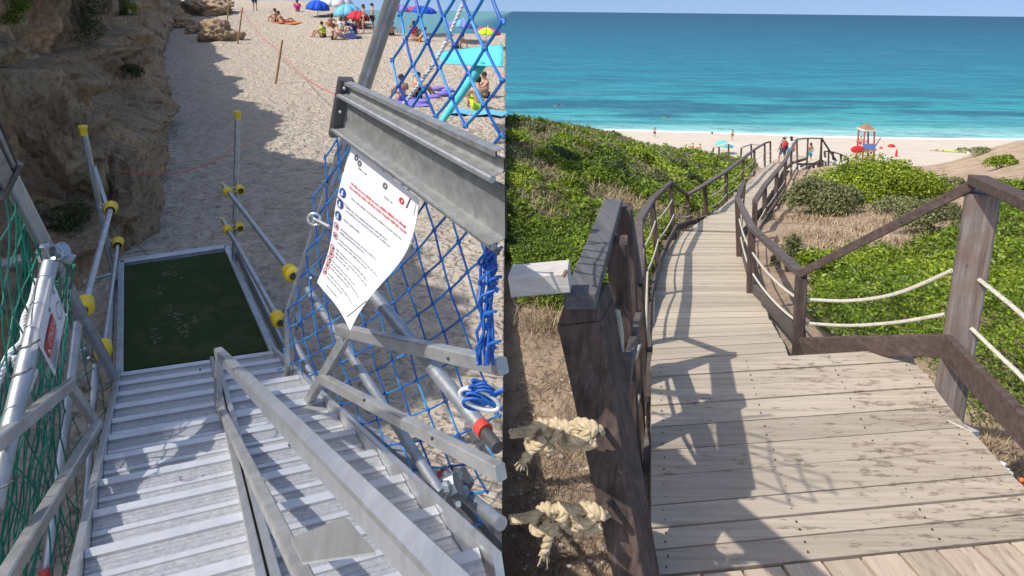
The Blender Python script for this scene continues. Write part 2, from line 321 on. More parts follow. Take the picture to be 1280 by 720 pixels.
def fastmesh(name, V, Fq, mat, tint=None, smooth=False, parent=None):
    me = bpy.data.meshes.new(name); V = np.asarray(V, np.float32); Fq = np.asarray(Fq, np.int32); k = Fq.shape[1]
    me.vertices.add(len(V)); me.vertices.foreach_set('co', V.ravel())
    me.loops.add(Fq.size); me.loops.foreach_set('vertex_index', Fq.ravel())
    me.polygons.add(len(Fq)); me.polygons.foreach_set('loop_start', np.arange(0, Fq.size, k, dtype=np.int32))
    me.update(calc_edges=True)
    if smooth: me.polygons.foreach_set('use_smooth', np.ones(len(Fq), bool))
    if tint is not None:
        a = me.attributes.new('tint', 'FLOAT', 'FACE'); a.data.foreach_set('value', np.asarray(tint, np.float32))
    me.materials.append(M[mat]); o = bpy.data.objects.new(name, me); COL.objects.link(o)
    if parent is not None: o.parent = parent; o.location = -worldloc(parent)
    return o
# value noise in numpy
_tab = rng.random((256, 256))
def vnoise(x, y):
    xi = np.floor(x).astype(int); yi = np.floor(y).astype(int); fx = x-xi; fy = y-yi
    fx = fx*fx*(3-2*fx); fy = fy*fy*(3-2*fy)
    g = lambda a, b: _tab[a % 256, b % 256]
    return (g(xi, yi)*(1-fx)+g(xi+1, yi)*fx)*(1-fy)+(g(xi, yi+1)*(1-fx)+g(xi+1, yi+1)*fx)*fy
def fbm(x, y, o=4):
    s = 0; a = 0.5
    for k in range(o): s = s+a*(vnoise(x*2**k+17*k, y*2**k+5*k)-0.5)*2; a *= 0.5
    return s
# ================================================================ TERRAIN
# dune heights: measured points (px, py, Y) -> tangent field over (X/Y, ln Y)
ctl = [(640,1100,1.6),(800,1100,1.6),(1100,1050,1.8),(1500,1050,1.8),(640,720,3.35),(640,400,6.2),(640,330,7.8),(640,250,11),(640,200,15),(640,173,18.5),(640,158,22),
 (700,720,3.35),(740,400,6.3),(760,330,8.6),(700,250,12.5),(720,200,17),(700,164,23),(740,168,26),(790,179,30),(830,190,34),(870,194,38),(905,201,42),
 (800,235,17),(800,205,22),(860,215,28),(850,240,20),(830,290,12),(815,470,4.4),(900,470,4.4),(1000,480,4.3),(815,390,6.1),(900,392,6.1),(960,392,6.2),
 (850,305,11.4),(890,307,11.4),(940,310,11.0),(900,285,13),(950,262,17),(955,236,27),(985,214,38),(1020,212,44),(1060,210,46),
 (980,360,7.5),(1000,320,9.8),(1080,320,9.8),(1180,320,9.5),(1280,330,9),(1400,330,9),(1000,280,13),(1100,255,16.5),(1180,255,16),(1280,250,15),
 (1000,245,20),(1060,214,30),(1090,207,33),(1130,216,31),(1170,224,31),(1180,207,38),(1230,189,44),(1280,181,46),(1340,180,46),(1450,200,46),
 (1100,400,6.2),(1200,400,6.2),(1280,400,6.0),(1280,560,4.3),(1200,560,4.3),(1400,560,4.2),(1100,540,4.2),(1000,600,3.7),(1150,720,3.2),(1280,720,3.2),(1450,720,3.2),(1500,450,5.5),(1600,300,12),(1600,220,30)]
cpts = []
for x, y, Y in ctl:
    p = P(x, y, Y=Y); cpts.append((p.x/p.y, math.log(p.y), p.z/p.y))
for u in (-0.05, 0.2, 0.45, 0.7, 1.0, 1.3):
    for Y, Z in ((58, -17.5), (70, -21.5), (85, -24), (120, -29), (160, -32)): cpts.append((u, math.log(Y), Z/Y))
A = np.array(cpts); px_, tv = A[:, :2].copy(), A[:, 2]
px_[:, 0] *= 2.2
def tps(d2): return np.where(d2 > 1e-12, d2*np.log(np.maximum(d2, 1e-12)), 0)
K = tps(((px_[:, None]-px_[None])**2).sum(-1)); n_ = len(px_)
Q = np.hstack([np.ones((n_, 1)), px_]); Lm = np.zeros((n_+3, n_+3)); Lm[:n_, :n_] = K+np.eye(n_)*0.004; Lm[:n_, n_:] = Q; Lm[n_:, :n_] = Q.T
Wt = np.linalg.solve(Lm, np.concatenate([tv, [0, 0, 0]]))
def zdune(X, Y):
    X = np.atleast_1d(np.asarray(X, float)); Y = np.atleast_1d(np.asarray(Y, float))
    q = np.stack([X/Y*2.2, np.log(Y)], -1); out = np.empty(len(q))
    for i in range(0, len(q), 20000):
        c = q[i:i+20000]; out[i:i+20000] = tps(((c[:, None]-px_[None])**2).sum(-1))@Wt[:n_]+Wt[n_]+c@Wt[n_+1:]
    return out*Y
def zsand(X, Y):
    z = np.interp(Y, [0, 22, 30, 38, 46, 62], [-3, -3, -2.35, -1.4, -0.35, 0.8])
    # sand piles up a little against the cliff foot
    return z+0.06*fbm(X*0.5, Y*0.5, 3)
def hitl(px, py):                       # where a sight line meets the left beach
    d = ray(px, py)
    for Y in np.geomspace(2, 62, 900):
        p = d*(Y/d.y)
        if p.z <= float(np.interp(Y, [0, 22, 30, 38, 46, 62], [-3, -3, -2.35, -1.4, -0.35, 0.8])): return p
    return p
_Ys = np.geomspace(2, 60, 500)
def hitr(px, py, far=False):
    d = ray(px, py); X = d.x/d.y*_Ys; z = zdune(X, _Ys); b = np.where(d.z/d.y*_Ys <= z)[0]
    i = b[0] if len(b) else (len(_Ys)-1)
    return d*(_Ys[i]/d.y)
# -- left beach sheet
nu, nv = 420, 460
us = np.linspace(-1.45, SEAM, nu); rows = []
V = np.zeros((nv, nu, 3))
yend = np.interp(us, [-0.265, -0.215], [62, 38.5])
for j in range(nv):
    Y = np.exp(math.log(1.0)+(np.log(yend)-math.log(1.0))*j/(nv-1)); X = us*Y
    Z = zsand(X, Y)
    wx = X+0.4*fbm(X*1.1, Y*1.1, 2); wy = Y+0.4*fbm(X*1.1+9, Y*1.1+3, 2)
    foot = np.abs(fbm(wx*2.6, wy*2.6, 3))-0.22
    foot2 = fbm(X*4.7+3, Y*4.7, 2)
    V[j, :, 0] = X; V[j, :, 1] = Y; V[j, :, 2] = Z+0.11*foot*(0.75+1.1*fbm(X*0.28+5, Y*0.28, 2))+0.03*foot2
idx = np.arange(nu*nv).reshape(nv, nu)
Fq = np.stack([idx[:-1, :-1], idx[:-1, 1:], idx[1:, 1:], idx[1:, :-1]], -1).reshape(-1, 4)
VV = V.reshape(-1, 3); edge = np.concatenate([idx[:, -1], idx[-1, ::-1]]); low = VV[edge].copy(); low[:, 2] = -24
base = len(VV); VV = np.vstack([VV, low]); k = len(edge)
sk = np.stack([edge[:-1], base+np.arange(k-1), base+np.arange(1, k), edge[1:]], -1)
tag(fastmesh('beach_sand', VV, np.vstack([Fq, sk]), 'sand', smooth=True), kind='structure')
# -- right dune ground
nu, nv = 300, 330
us = np.linspace(SEAM+0.0004, 1.5, nu); Yv = np.geomspace(1.5, 150, nv)
X = us[None]*Yv[:, None]; Y = np.repeat(Yv[:, None], nu, 1)
Z = zdune(X.ravel(), Y.ravel()).reshape(X.shape)+0.09*fbm(X*0.9, Y*0.9, 4)+0.02*fbm(X*6, Y*6, 3)
V = np.stack([X, Y, Z], -1).reshape(-1, 3); idx = np.arange(nu*nv).reshape(nv, nu)
Fq = np.stack([idx[:-1, :-1], idx[:-1, 1:], idx[1:, 1:], idx[1:, :-1]], -1).reshape(-1, 4)
tag(fastmesh('dune_ground', V, Fq, 'soil', smooth=True), kind='structure')
# -- lower beach and the sea
def shoreY(x): return 118-0.055*x+1.2*np.sin(x*0.07)
nx, ny = 160, 40; xs = np.linspace(-20, 190, nx); V = []
for j in range(ny):
    t = j/(ny-1); ye = shoreY(xs)+6; Yr = 58+(ye-58)*t
    V.append(np.stack([xs, Yr, np.interp((Yr-(ye-6)), [-60, -34, -3, 0, 6], [-16.5, -20.0, -22.0, -22.32, -22.9])+0.05*fbm(xs*0.3, Yr*0.3, 3)], -1))
V = np.array(V); idx = np.arange(nx*ny).reshape(ny, nx)
V[..., 2] = np.minimum(V[..., 2], 0)
Fq = np.stack([idx[:-1, :-1], idx[:-1, 1:], idx[1:, 1:], idx[1:, :-1]], -1).reshape(-1, 4)
tag(fastmesh('shore_sand', V.reshape(-1, 3), Fq, 'farsand', smooth=True), kind='structure')
m = MB(); ys = [60, 90, 130, 200, 400, 1000, 4000, 20000, 80000]
for a, b in zip(ys[:-1], ys[1:]):
    m.add([(-a*1.6-300, a, -22.3), (a*1.6+300, a, -22.3), (b*1.6+300, b, -22.3), (-b*1.6-300, b, -22.3)], [(0, 1, 2, 3)])
tag(m.build('sea', 'sea'), kind='structure')
m = MB(); xs = np.linspace(5, 175, 220); w1 = 0.4+0.5*(fbm(xs*0.16, xs*0, 3)+0.5)
yy = shoreY(xs)
for i in range(len(xs)-1):
    m.add([(xs[i], yy[i]-0.3, -22.27), (xs[i+1], yy[i+1]-0.3, -22.27), (xs[i+1], yy[i+1]+w1[i+1]*2.0, -22.27), (xs[i], yy[i]+w1[i]*2.0, -22.27)], [(0, 1, 2, 3)])
tag(m.build('shore_foam', 'foam'), kind='structure')

# ================================================================ FOLIAGE
def leaves(C, Nn, size, spread=0.9, aspect=0.5):
    """one folded rhombus leaf per point; C centres, Nn preferred normals"""
    n = len(C); r = rng.normal(size=(n, 3)); nn = Nn+r*spread; nn /= np.linalg.norm(nn, axis=1, keepdims=True)
    t = rng.normal(size=(n, 3)); t[:, 2] += 0.6; t -= nn*(t*nn).sum(1, keepdims=True); t /= np.linalg.norm(t, axis=1, keepdims=True)
    b = np.cross(nn, t); s = (size*rng.uniform(0.65, 1.3, n))[:, None]
    V = np.stack([C-t*s, C+b*s*aspect+nn*s*0.12, C+t*s, C-b*s*aspect+nn*s*0.12], 1).reshape(-1, 3)
    return V, np.arange(4*n).reshape(n, 4)
def inpoly(X, Y, poly):
    c = np.zeros(len(X), bool); n = len(poly)
    for i in range(n):
        x1, y1 = poly[i]; x2, y2 = poly[(i+1) % n]
        k = ((y1 > Y) != (y2 > Y)) & (X < (x2-x1)*(Y-y1)/(y2-y1+1e-12)+x1); c ^= k
    return c
def pxpoly(pts): return [(hitr(x, y).x, hitr(x, y).y) for x, y in pts]
def cover(name, mat, n, size_px, amp, hill, umin, umax, ymin, ymax, mask, tone=0.0, seed=0, jit=1.0, clump=1.5, root=None, height=0.12):
    """ground-hugging shrub mass: clumped canopy surface filled with leaves, finer towards the viewer"""
    u = rng.uniform(umin, umax, n); Y = np.exp(rng.uniform(math.log(ymin), math.log(ymax), n)); X = u*Y
    ok = mask(X, Y); X, Y = X[ok], Y[ok]
    z0 = zdune(X, Y)
    big = fbm(X*0.55+seed, Y*0.55+seed, 3); sc = clump
    sm = fbm(X*sc+seed*3, Y*sc+5, 3); ti = fbm(X*sc*3.3+seed, Y*sc*3.3, 2)
    hs = np.interp(Y, [9, 24], [1.0, 0.5])
    h = height+hs*hill*(0.5+0.9*big)+amp*(sm*0.9)+amp*0.45*ti
    d = rng.exponential(0.33, len(X))*amp*jit*np.where(ti < -0.12, 2.2, 1.0)
    Z = z0+np.maximum(h-d, 0.02)
    s = size_px*Y/F*0.5
    e = 0.15; hx = (fbm((X+e)*sc+seed*3, Y*sc+5, 3)-sm)*amp*0.9/e; hy = (fbm(X*sc+seed*3, (Y+e)*sc+5, 3)-sm)*amp*0.9/e
    Nn = np.stack([-hx, -hy-0.15, np.ones_like(hx)], -1); Nn /= np.linalg.norm(Nn, axis=1, keepdims=True)
    j = rng.normal(size=(len(X), 3))*s[:, None]*0.6
    V, Fq = leaves(np.stack([X, Y, Z], -1)+j, Nn, s)
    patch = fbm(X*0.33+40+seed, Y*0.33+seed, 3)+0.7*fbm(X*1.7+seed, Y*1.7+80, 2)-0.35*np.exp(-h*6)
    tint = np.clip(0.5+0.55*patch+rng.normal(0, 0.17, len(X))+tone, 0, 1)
    return fastmesh(name, V, Fq, mat, tint, parent=root)
# hillside left of the boardwalk (edge in world coordinates)
hillp = pxpoly([(632, 392), (700, 400), (790, 440), (812, 400), (812, 330), (838, 292), (880, 276), (915, 240), (940, 215), (950, 205), (925, 190), (880, 186), (630, 130)])
hillp = [(x, y) for x, y in hillp[:-2]] + [(9.5, 46), (3.5, 34), (-0.3, 28)]
def mk(poly, wob=0.35, f=1.0, soft=0.0):
    def g(X, Y):
        return inpoly(X+wob*fbm(X*f+3, Y*f, 3), Y+wob*fbm(X*f+30, Y*f+9, 3), poly)
    return g
def hm(X, Y):
    k = mk(hillp, 0.3)(X, Y) & (X > SEAM*Y+0.01)
    return k
def hm_green(X, Y):
    bare = fbm(X*0.30+11, Y*0.30+2, 3)+0.35*fbm(X*1.3+4, Y*1.3, 3)+np.interp(Y, [9, 14, 22, 34], [-0.45, -0.06, 0.03, 0.10])
    return hm(X, Y) & (bare < 0.03)
def hm_dull(X, Y): return hm(X, Y) & (Y > 10)
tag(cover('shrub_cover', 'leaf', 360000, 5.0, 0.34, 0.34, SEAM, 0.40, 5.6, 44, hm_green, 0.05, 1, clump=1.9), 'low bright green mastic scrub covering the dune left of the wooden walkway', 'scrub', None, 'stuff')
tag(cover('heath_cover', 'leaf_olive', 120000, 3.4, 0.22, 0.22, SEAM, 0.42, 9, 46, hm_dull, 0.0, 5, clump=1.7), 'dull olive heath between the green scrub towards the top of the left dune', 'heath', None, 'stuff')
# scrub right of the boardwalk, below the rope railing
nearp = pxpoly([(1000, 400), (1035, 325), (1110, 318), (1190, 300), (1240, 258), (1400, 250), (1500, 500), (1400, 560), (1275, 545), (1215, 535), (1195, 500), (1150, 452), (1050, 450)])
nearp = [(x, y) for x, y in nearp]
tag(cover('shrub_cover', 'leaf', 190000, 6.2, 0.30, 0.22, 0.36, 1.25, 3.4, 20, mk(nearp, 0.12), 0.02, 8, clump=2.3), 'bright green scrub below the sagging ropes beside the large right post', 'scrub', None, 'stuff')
def tufts(name, label, pts, n, hgt, rad, mat='dry', wid=0.003, zf=zdune):
    Vs = []; tt = []
    for (x, y) in pts:
        for i in range(n):
            a = rng.uniform(0, 6.28); b = rng.uniform(0, 6.28); r = rad*math.sqrt(rng.uniform())
            p = np.array([x+r*math.cos(b), y+r*math.sin(b), 0.0]); Vs.append((p, a))
    Pn = np.array([v[0] for v in Vs]); a = np.array([v[1] for v in Vs]); Pn[:, 2] = zf(Pn[:, 0], Pn[:, 1])-0.01
    L = hgt*rng.uniform(0.4, 1.2, len(a)); ln = rng.uniform(0.2, 1.2, len(a))
    d = np.stack([np.cos(a)*ln, np.sin(a)*ln, np.ones_like(a)], -1); d /= np.linalg.norm(d, axis=1, keepdims=True)
    s = np.stack([-np.sin(a), np.cos(a), 0*a], -1)*wid*rng.uniform(.6, 1.6, len(a))[:, None]
    mid = Pn+d*L[:, None]*0.55; tip = Pn+d*L[:, None]; tip[:, 2] -= L*0.18
    V = np.stack([Pn-s, Pn+s, mid+s*0.8, mid-s*0.8, tip+s*.3, tip-s*.3], 1).reshape(-1, 3); i0 = np.arange(len(a))*6
    Fq = np.vstack([np.stack([i0, i0+1, i0+2, i0+3], -1), np.stack([i0+3, i0+2, i0+4, i0+5], -1)])
    t = np.clip(rng.normal(0.5, 0.25, len(a)), 0, 1)
    return tag(fastmesh(name, V, Fq, mat, np.concatenate([t, t])), label, 'dry grass', None, 'stuff')
def dome(name, label, cat, cx, cy, Y, wpx, hpx, mat, n, spx, tone=0.0, group=None, depth=0.6, bumps=9, stem=True):
    """a single shrub: lobes packed into a low dome, leaves on the lobes, stems below"""
    c = hitr(cx, cy+hpx*0.42); Y = c.y; W = wpx*Y/F/2; H = hpx*Y/F*1.15
    z = float(zdune(c.x, c.y)[0]); c.z = z
    t = thing(name, label, cat, c, group)
    Cs = []; Ns = []
    for b in range(bumps):
        a = rng.uniform(0, 2*math.pi); rr = math.sqrt(rng.uniform(0, 1))*0.80
        bc = np.array([c.x+math.cos(a)*rr*W, c.y+math.sin(a)*rr*W*depth, z+H*(-0.02+0.52*(1-rr**2)*rng.uniform(.75, 1.25))]); br = np.array([W*0.38, W*0.38*max(depth, .6), H*0.42])*rng.uniform(0.75, 1.25)
        k = n//bumps; q = rng.normal(size=(k, 3)); q /= np.linalg.norm(q, axis=1, keepdims=True); q[:, 2] = np.where(q[:, 2] < -0.3, -q[:, 2], q[:, 2])
        rad = 1-rng.exponential(0.13, k)[:, None]+0.16*np.sin(q[:, :1]*9+b)*np.sin(q[:, 1:2]*8)
        Cs.append(bc+q*br*rad); Ns.append(q)
    C = np.vstack(Cs); Nn = np.vstack(Ns); ok = C[:, 2] > z-0.25; C, Nn = C[ok], Nn[ok]
    s = np.full(len(C), spx*Y/F*0.5); V, Fq = leaves(C, Nn, s, 0.8)
    tint = np.clip(0.5+rng.normal(0, 0.2, len(C))+tone+0.3*fbm(C[:, 0]*2, C[:, 1]*2, 2), 0, 1)
    fastmesh('foliage', V, Fq, mat, tint, parent=t)
    m = MB()
    for i in range(7):
        a = rng.uniform(0, 6.28); e = c+Vector((math.cos(a)*W*0.45, math.sin(a)*W*0.4*depth, H*0.35)); m.tube([c+Vector((0, 0, -0.1)), (c+e)/2+Vector((0, 0, H*.05)), e], 0.02, 5, [0.03, 0.015, 0.006])
    m.build('stem', 'twig', t)
    return t
dome('mastic_shrub', 'broad bright green shrub on the dune just below the lifeguard tower', 'shrub', 1092, 230, 30, 165, 50, 'leaf', 26000, 3.8, 0.10, None, 0.55, 34)
dome('mastic_shrub', 'low green bush on the slope between the big mound and the right corner post', 'shrub', 1185, 236, 26, 75, 22, 'leaf_olive', 5500, 3.4, 0.2, None, 0.6, 14)
dome('mastic_shrub', 'small rounded bright green shrub on bare ground near the right edge of the far beach', 'shrub', 1252, 203, 42, 40, 17, 'leaf', 3000, 3.0, 0.1)
dome('heath_shrub', 'grey olive shrub against the right side of the walkway', 'shrub', 1022, 248, 22, 110, 44, 'leaf_olive', 16000, 3.6, 0.05, None, 0.6, 24)
dome('heath_shrub', 'olive heath bush on bare dirt left of the big right post', 'shrub', 1168, 275, 15, 100, 40, 'leaf_olive', 8000, 3.6, 0.05, None, 0.8)
dome('heath_shrub', 'low olive green bush in the middle of the bare patch', 'shrub', 1125, 258, 17, 70, 22, 'leaf_olive', 3500, 3.4, 0.1, None, 0.7)
dome('heath_shrub', 'dry heath along the dune crest above the small round shrub', 'shrub', 1225, 190, 46, 60, 9, 'leaf_olive', 1500, 2.6, 0.15, None, 0.7)
dome('mastic_shrub', 'green bush cut by the right edge above the near handrail', 'shrub', 1272, 236, 27, 70, 30, 'leaf', 5200, 3.4, 0.0)
dome('mastic_shrub', 'pale green bush between the walkway and the bare dirt patch', 'shrub', 1024, 338, 8.6, 70, 50, 'leaf', 5000, 5.0, 0.05, None, 0.8)
dome('heath_shrub', 'brownish heath bush beside the lower walkway posts', 'shrub', 985, 318, 11, 46, 50, 'leaf_olive', 2200, 4.4, -0.1, None, 0.8)
for i_, (x, y, w_, h_, mt) in enumerate(((668, 166, 46, 16, 'leaf_olive'), (712, 176, 60, 18, 'leaf'), (752, 186, 44, 16, 'leaf_olive'), (690, 196, 62, 20, 'leaf_dark'), (795, 196, 44, 14, 'leaf'), (760, 212, 58, 20, 'leaf_dark'), (838, 204, 40, 14, 'leaf_olive'), (655, 225, 50, 22, 'leaf'), (815, 222, 46, 18, 'leaf_olive'), (712, 236, 64, 24, 'leaf'), (860, 226, 36, 16, 'leaf_dark'))):
    lab = ('%s shrub on the left dune, %s' % ({'leaf': 'bright green', 'leaf_dark': 'dark green', 'leaf_olive': 'olive brown'}[mt],
        ('leftmost on the crest', 'second along the crest from the left', 'third along the crest from the left', 'below the crest at its left end', 'just under the crest where the white beach appears', 'in the middle of the slope', 'near the far end of the crest', 'low at the left edge of the slope', 'between slope and distant railing', 'lowest in the middle of the slope', 'closest to the far left handrail')[i_]))
    dome('dune_shrub', lab, 'shrub', x, y, 20, w_, h_, mt, 2600, 3.6 if mt != 'leaf_dark' else 3.2, (-.1, 0, .12)[i_ % 3], 'separate shrubs on the left dune', 0.7, 8)
pts = []
for _ in range(900):
    p = hitr(random.uniform(640, 905), random.uniform(160, 300))
    if p.y > 9 and bool(hm(np.array([p.x]), np.array([p.y]))[0]) and not bool(hm_green(np.array([p.x]), np.array([p.y]))[0]): pts.append((p.x, p.y))
tufts('dead_stems', 'bare brown stems and dry heather poking through gaps in the dune scrub', pts, 16, 0.42, 0.5, wid=0.006)
# dry ground litter: grass blades and twigs
pts = [(p.x, p.y) for p in [hitr(random.uniform(640, 760), random.uniform(415, 719)) for _ in range(150)]]
tufts('dry_litter', 'tangled dry twigs and straw on the bare soil behind the two knotted ropes', pts, 30, 0.10, 0.22, wid=0.0016)
pts = [(p.x, p.y) for p in [hitr(random.uniform(645, 770), random.uniform(400, 425)) for _ in range(24)]]
tufts('dry_grass', 'pale dry grass along the foot of the scrub', pts, 40, 0.3, 0.3)
pts = [(p.x, p.y) for p in [hitr(random.uniform(985, 1185), random.uniform(255, 318)) for _ in range(190)]]
tufts('dry_grass', 'sparse brown dry growth over the bare patch right of the walkway', pts, 26, 0.16, 0.45, wid=0.006)
pts = [(p.x, p.y) for p in [hitr(random.uniform(1215, 1290), random.uniform(540, 640)) for _ in range(24)]]
tufts('dead_leaves', 'dead brown litter in the gap beside the right deck edge', pts, 30, 0.12, 0.2)

m = MB()
for k in range(420):
    p = hitr(random.uniform(640, 775), random.uniform(418, 719)); p.z = float(zdune(p.x, p.y)[0])+.012; a = random.uniform(0, 6.28); L_ = random.uniform(.05, .26)
    q = p+Vector((math.cos(a)*L_, math.sin(a)*L_, random.uniform(.0, .10))); h = (p+q)/2+Vector((random.gauss(0, .02), random.gauss(0, .02), random.uniform(0, .04)))
    m.tube([p, h, q], .002, 4, [.0035, .0026, .0012], cap=False)
    if random.random() < .6: m.tube([h, h+Vector((random.gauss(0, .05), random.gauss(0, .05), .04))], .0014, 4, cap=False)
tag(m.build('fallen_twigs', 'twig'), 'bare dead twigs scattered on the soil beside the near dark post', 'twigs', None, 'stuff')
m = MB()
for k in range(700):
    p = hitr(random.choice([random.uniform(640, 775), random.uniform(985, 1185)]), random.uniform(258, 719))
    p.z = float(zdune(p.x, p.y)[0])+.004; m.ball(p, random.uniform(.006, .022)*max(1, p.y/8), 5, 3, (1.2, .9, .6))
tag(m.build('pebbles', 'palestone'), 'small pale stones strewn over the bare soil', 'stones', None, 'stuff')

# ================================================================ CLIFF
foot = [(-4.6, -3.0), (-4.5, 0.0), (-4.4, 3.0), (-4.35, 5.0)]  # unseen near stretch, carried on past the view to shade the stair
for x, y in ((120, 340), (178, 300), (188, 250), (196, 200), (204, 150), (203, 110), (200, 80), (205, 55), (212, 36), (222, 22), (240, 12)):
    p = hitl(x, y); foot.append((p.x, p.y))
foot = np.array(foot); seg = np.concatenate([[0], np.cumsum(np.linalg.norm(np.diff(foot, axis=0), axis=1))])
prof_d = [-0.15, 0.0, 0.12, 0.45, 1.15, 1.75, 1.9, 1.75, 1.65, 1.75, 1.95, 2.3, 3.2, 6.5]
prof_z = [-0.35, 0.10, 0.42, 0.66, 0.85, 1.15, 2.0, 2.6, 3.2, 3.9, 4.7, 5.4, 6.0, 6.5]
ns, nz = 900, 380
# uneven spacing along the cliff: finer where it is near
sv = np.interp(np.linspace(0, 1, ns), np.linspace(0, 1, 9), np.interp(np.linspace(0, 1, 9)**1.6, [0, 1], [0, seg[-1]]))
tv_ = np.linspace(0, len(prof_d)-1, nz)
fx = np.interp(sv, seg, foot[:, 0]); fy = np.interp(sv, seg, foot[:, 1])
k = 41; ker = np.ones(k)/k
fxs = np.convolve(np.pad(fx, k//2, 'edge'), ker, 'valid'); fys = np.convolve(np.pad(fy, k//2, 'edge'), ker, 'valid')
dx = np.gradient(fxs); dy = np.gradient(fys); L = np.hypot(dx, dy); inx, iny = -dy/L, dx/L
cv = np.zeros((ns, nz, 3))
zb = np.interp(fys, [0, 22, 30, 38, 46, 62], [-3, -3, -2.35, -1.4, -0.35, 0.8])
for i in range(ns):
    led = 1.0+0.5*math.sin(sv[i]*0.8+1)+0.3*math.sin(sv[i]*2.1)
    d = np.interp(tv_, range(len(prof_d)), prof_d); z = np.interp(tv_, range(len(prof_z)), prof_z)
    d = d*np.where(z < 2, led*0.75, 1)+np.where(z >= 2, 0.8*(led-1)*0.6, 0)
    z = np.where(z > 1.3, 1.3+(z-1.3)*np.interp(fys[i], [3.5, 7.5, 12, 60], [1.62, 1.3, 1.1, 1.15]), z)  # near stretch raised so that its shadow covers the stair
    cv[i, :, 0] = fxs[i]+inx[i]*d; cv[i, :, 1] = fys[i]+iny[i]*d; cv[i, :, 2] = zb[i]+z
ss = np.repeat(sv[:, None], nz, 1); zz = cv[..., 2]
dd = 0.55*fbm(ss*0.55, zz*0.8+4, 3)+0.42*np.abs(fbm(ss*1.7+5, zz*1.6, 4))+0.10*fbm(ss*7+zz*1.5, zz*2.5, 3)+0.045*fbm(ss*16, zz*13, 2)
# crisp beds, cracks and crumbling edges
wz = zz+0.25*fbm(ss*0.8, zz*0.5, 3); dd += 0.16*np.maximum(0, fbm(ss*0.5, wz*5.5, 3))+0.13*(0.5-np.abs(fbm(ss*3.2, zz*2.6+9, 4)))**2*2; dd -= 0.30*np.exp(-(fbm(ss*1.1+7, zz*0.6, 4)/0.035)**2)
# undercut strata and hollows
dd += -0.28*np.exp(-((zz-zb[:, None]-1.45)/0.28)**2)*(0.6+fbm(ss*0.9, zz*0, 2))
fade = np.clip((tv_/2.0), 0.25, 1)[None]
cv[..., 0] -= inx[:, None]*dd*fade; cv[..., 1] -= iny[:, None]*dd*fade; cv[..., 2] += 0.18*fbm(ss*1.3+50, cv[..., 1]*0.9+zz, 3)*fade
idx = np.arange(ns*nz).reshape(ns, nz)
Fq = np.stack([idx[:-1, :-1], idx[:-1, 1:], idx[1:, 1:], idx[1:, :-1]], -1).reshape(-1, 4)
clf = thing('cliff', 'eroded tan sandstone cliff along the left side of the beach', 'cliff', (float(fxs[0]), float(fys[0]), -3.2))
fastmesh('rock_face', cv.reshape(-1, 3), Fq, 'rock', smooth=True, parent=clf)
# roots and dry grass hanging down the face
n = 85000; ii = rng.integers(2, ns-2, n); jj = (rng.beta(2.2, 1.4, n)*(nz*0.86-nz*0.40)+nz*0.40).astype(int)
keep = fbm(sv[ii]*0.9, jj*0.02, 3) > -0.20; ii, jj = ii[keep], jj[keep]; n = len(ii)
p0 = cv[ii, jj]; sc = np.clip(p0[:, 1]/9, 0.7, 3.0)
out = np.stack([-inx[ii], -iny[ii], 0*sc], -1)
L = rng.uniform(0.15, 0.55, n)*sc**0.4; jt = rng.normal(size=(n, 3))*0.05
p0 = p0+out*rng.uniform(0.0, 0.06, n)[:, None]; p1 = p0+out*0.05+jt+np.stack([0*L, 0*L, -L*0.5], -1); p2 = p1+out*-0.01+jt*0.6+np.stack([0*L, 0*L, -L*0.5], -1)
tgt = np.stack([dx[ii]/np.hypot(dx, dy)[ii], dy[ii]/np.hypot(dx, dy)[ii], 0*L], -1)*(0.0045*sc)[:, None]
V = np.stack([p0-tgt, p0+tgt, p1+tgt, p1-tgt, p2+tgt*.4, p2-tgt*.4], 1).reshape(-1, 3); i0 = np.arange(n)*6
Fq = np.vstack([np.stack([i0, i0+1, i0+2, i0+3], -1), np.stack([i0+3, i0+2, i0+4, i0+5], -1)])
t = np.clip(rng.normal(0.55, 0.24, n)+0.3*fbm(sv[ii]*1.2, jj*0.03, 2), 0, 1)
tag(fastmesh('hanging_roots', V, Fq, 'dry', np.concatenate([t, t]), parent=clf), kind='stuff')
def cliffpt(px, py):                   # nearest cliff vertex along a sight line
    d = ray(px, py); dn = d.normalized(); c = cv.reshape(-1, 3); a = np.array(dn); tt = c@a; dist = np.linalg.norm(c-tt[:, None]*a, axis=1)/np.maximum(tt, 1)
    cand = np.where(dist < 0.012)[0]
    i = cand[np.argmin(tt[cand])] if len(cand) else np.argmin(dist)
    return Vector(c[i])
def cliffbush(name, label, px, py, wpx, hpx, mat, n, spx, tone=0.0):
    c = cliffpt(px, py); t = thing(name, label, 'shrub', c+Vector((0, 0, -0.1))); W = wpx*c.y/F/2; H = hpx*c.y/F/2
    Cs = []; Ns = []
    for b in range(9):
        bc = np.array(c)+rng.normal(size=3)*[W*.5, W*.35, H*.5]; q = rng.normal(size=(n//9, 3)); q /= np.linalg.norm(q, axis=1, keepdims=True)
        Cs.append(bc+q*np.array([W*.5, W*.45, H*.5])*(1-rng.exponential(.2, len(q)))[:, None]); Ns.append(q)
    C = np.vstack(Cs); V, Fq = leaves(C, np.vstack(Ns), np.full(len(C), spx*c.y/F*.5), .9, .35)
    fastmesh('foliage', V, Fq, mat, np.clip(rng.normal(.45+tone, .2, len(C)), 0, 1), parent=t)
    m = MB()
    for i in range(5): m.tube([c+Vector((0, .1, -.05)), c+Vector(rng.normal(size=3)*[W*.6, W*.3, H*.6])], .01, 5)
    m.build('stem', 'twig', t)
cliffbush('cliff_shrub', 'dark shrub at the cliff foot behind the left scaffold pole', 84, 272, 62, 75, 'leaf_dark', 3800, 4.0)
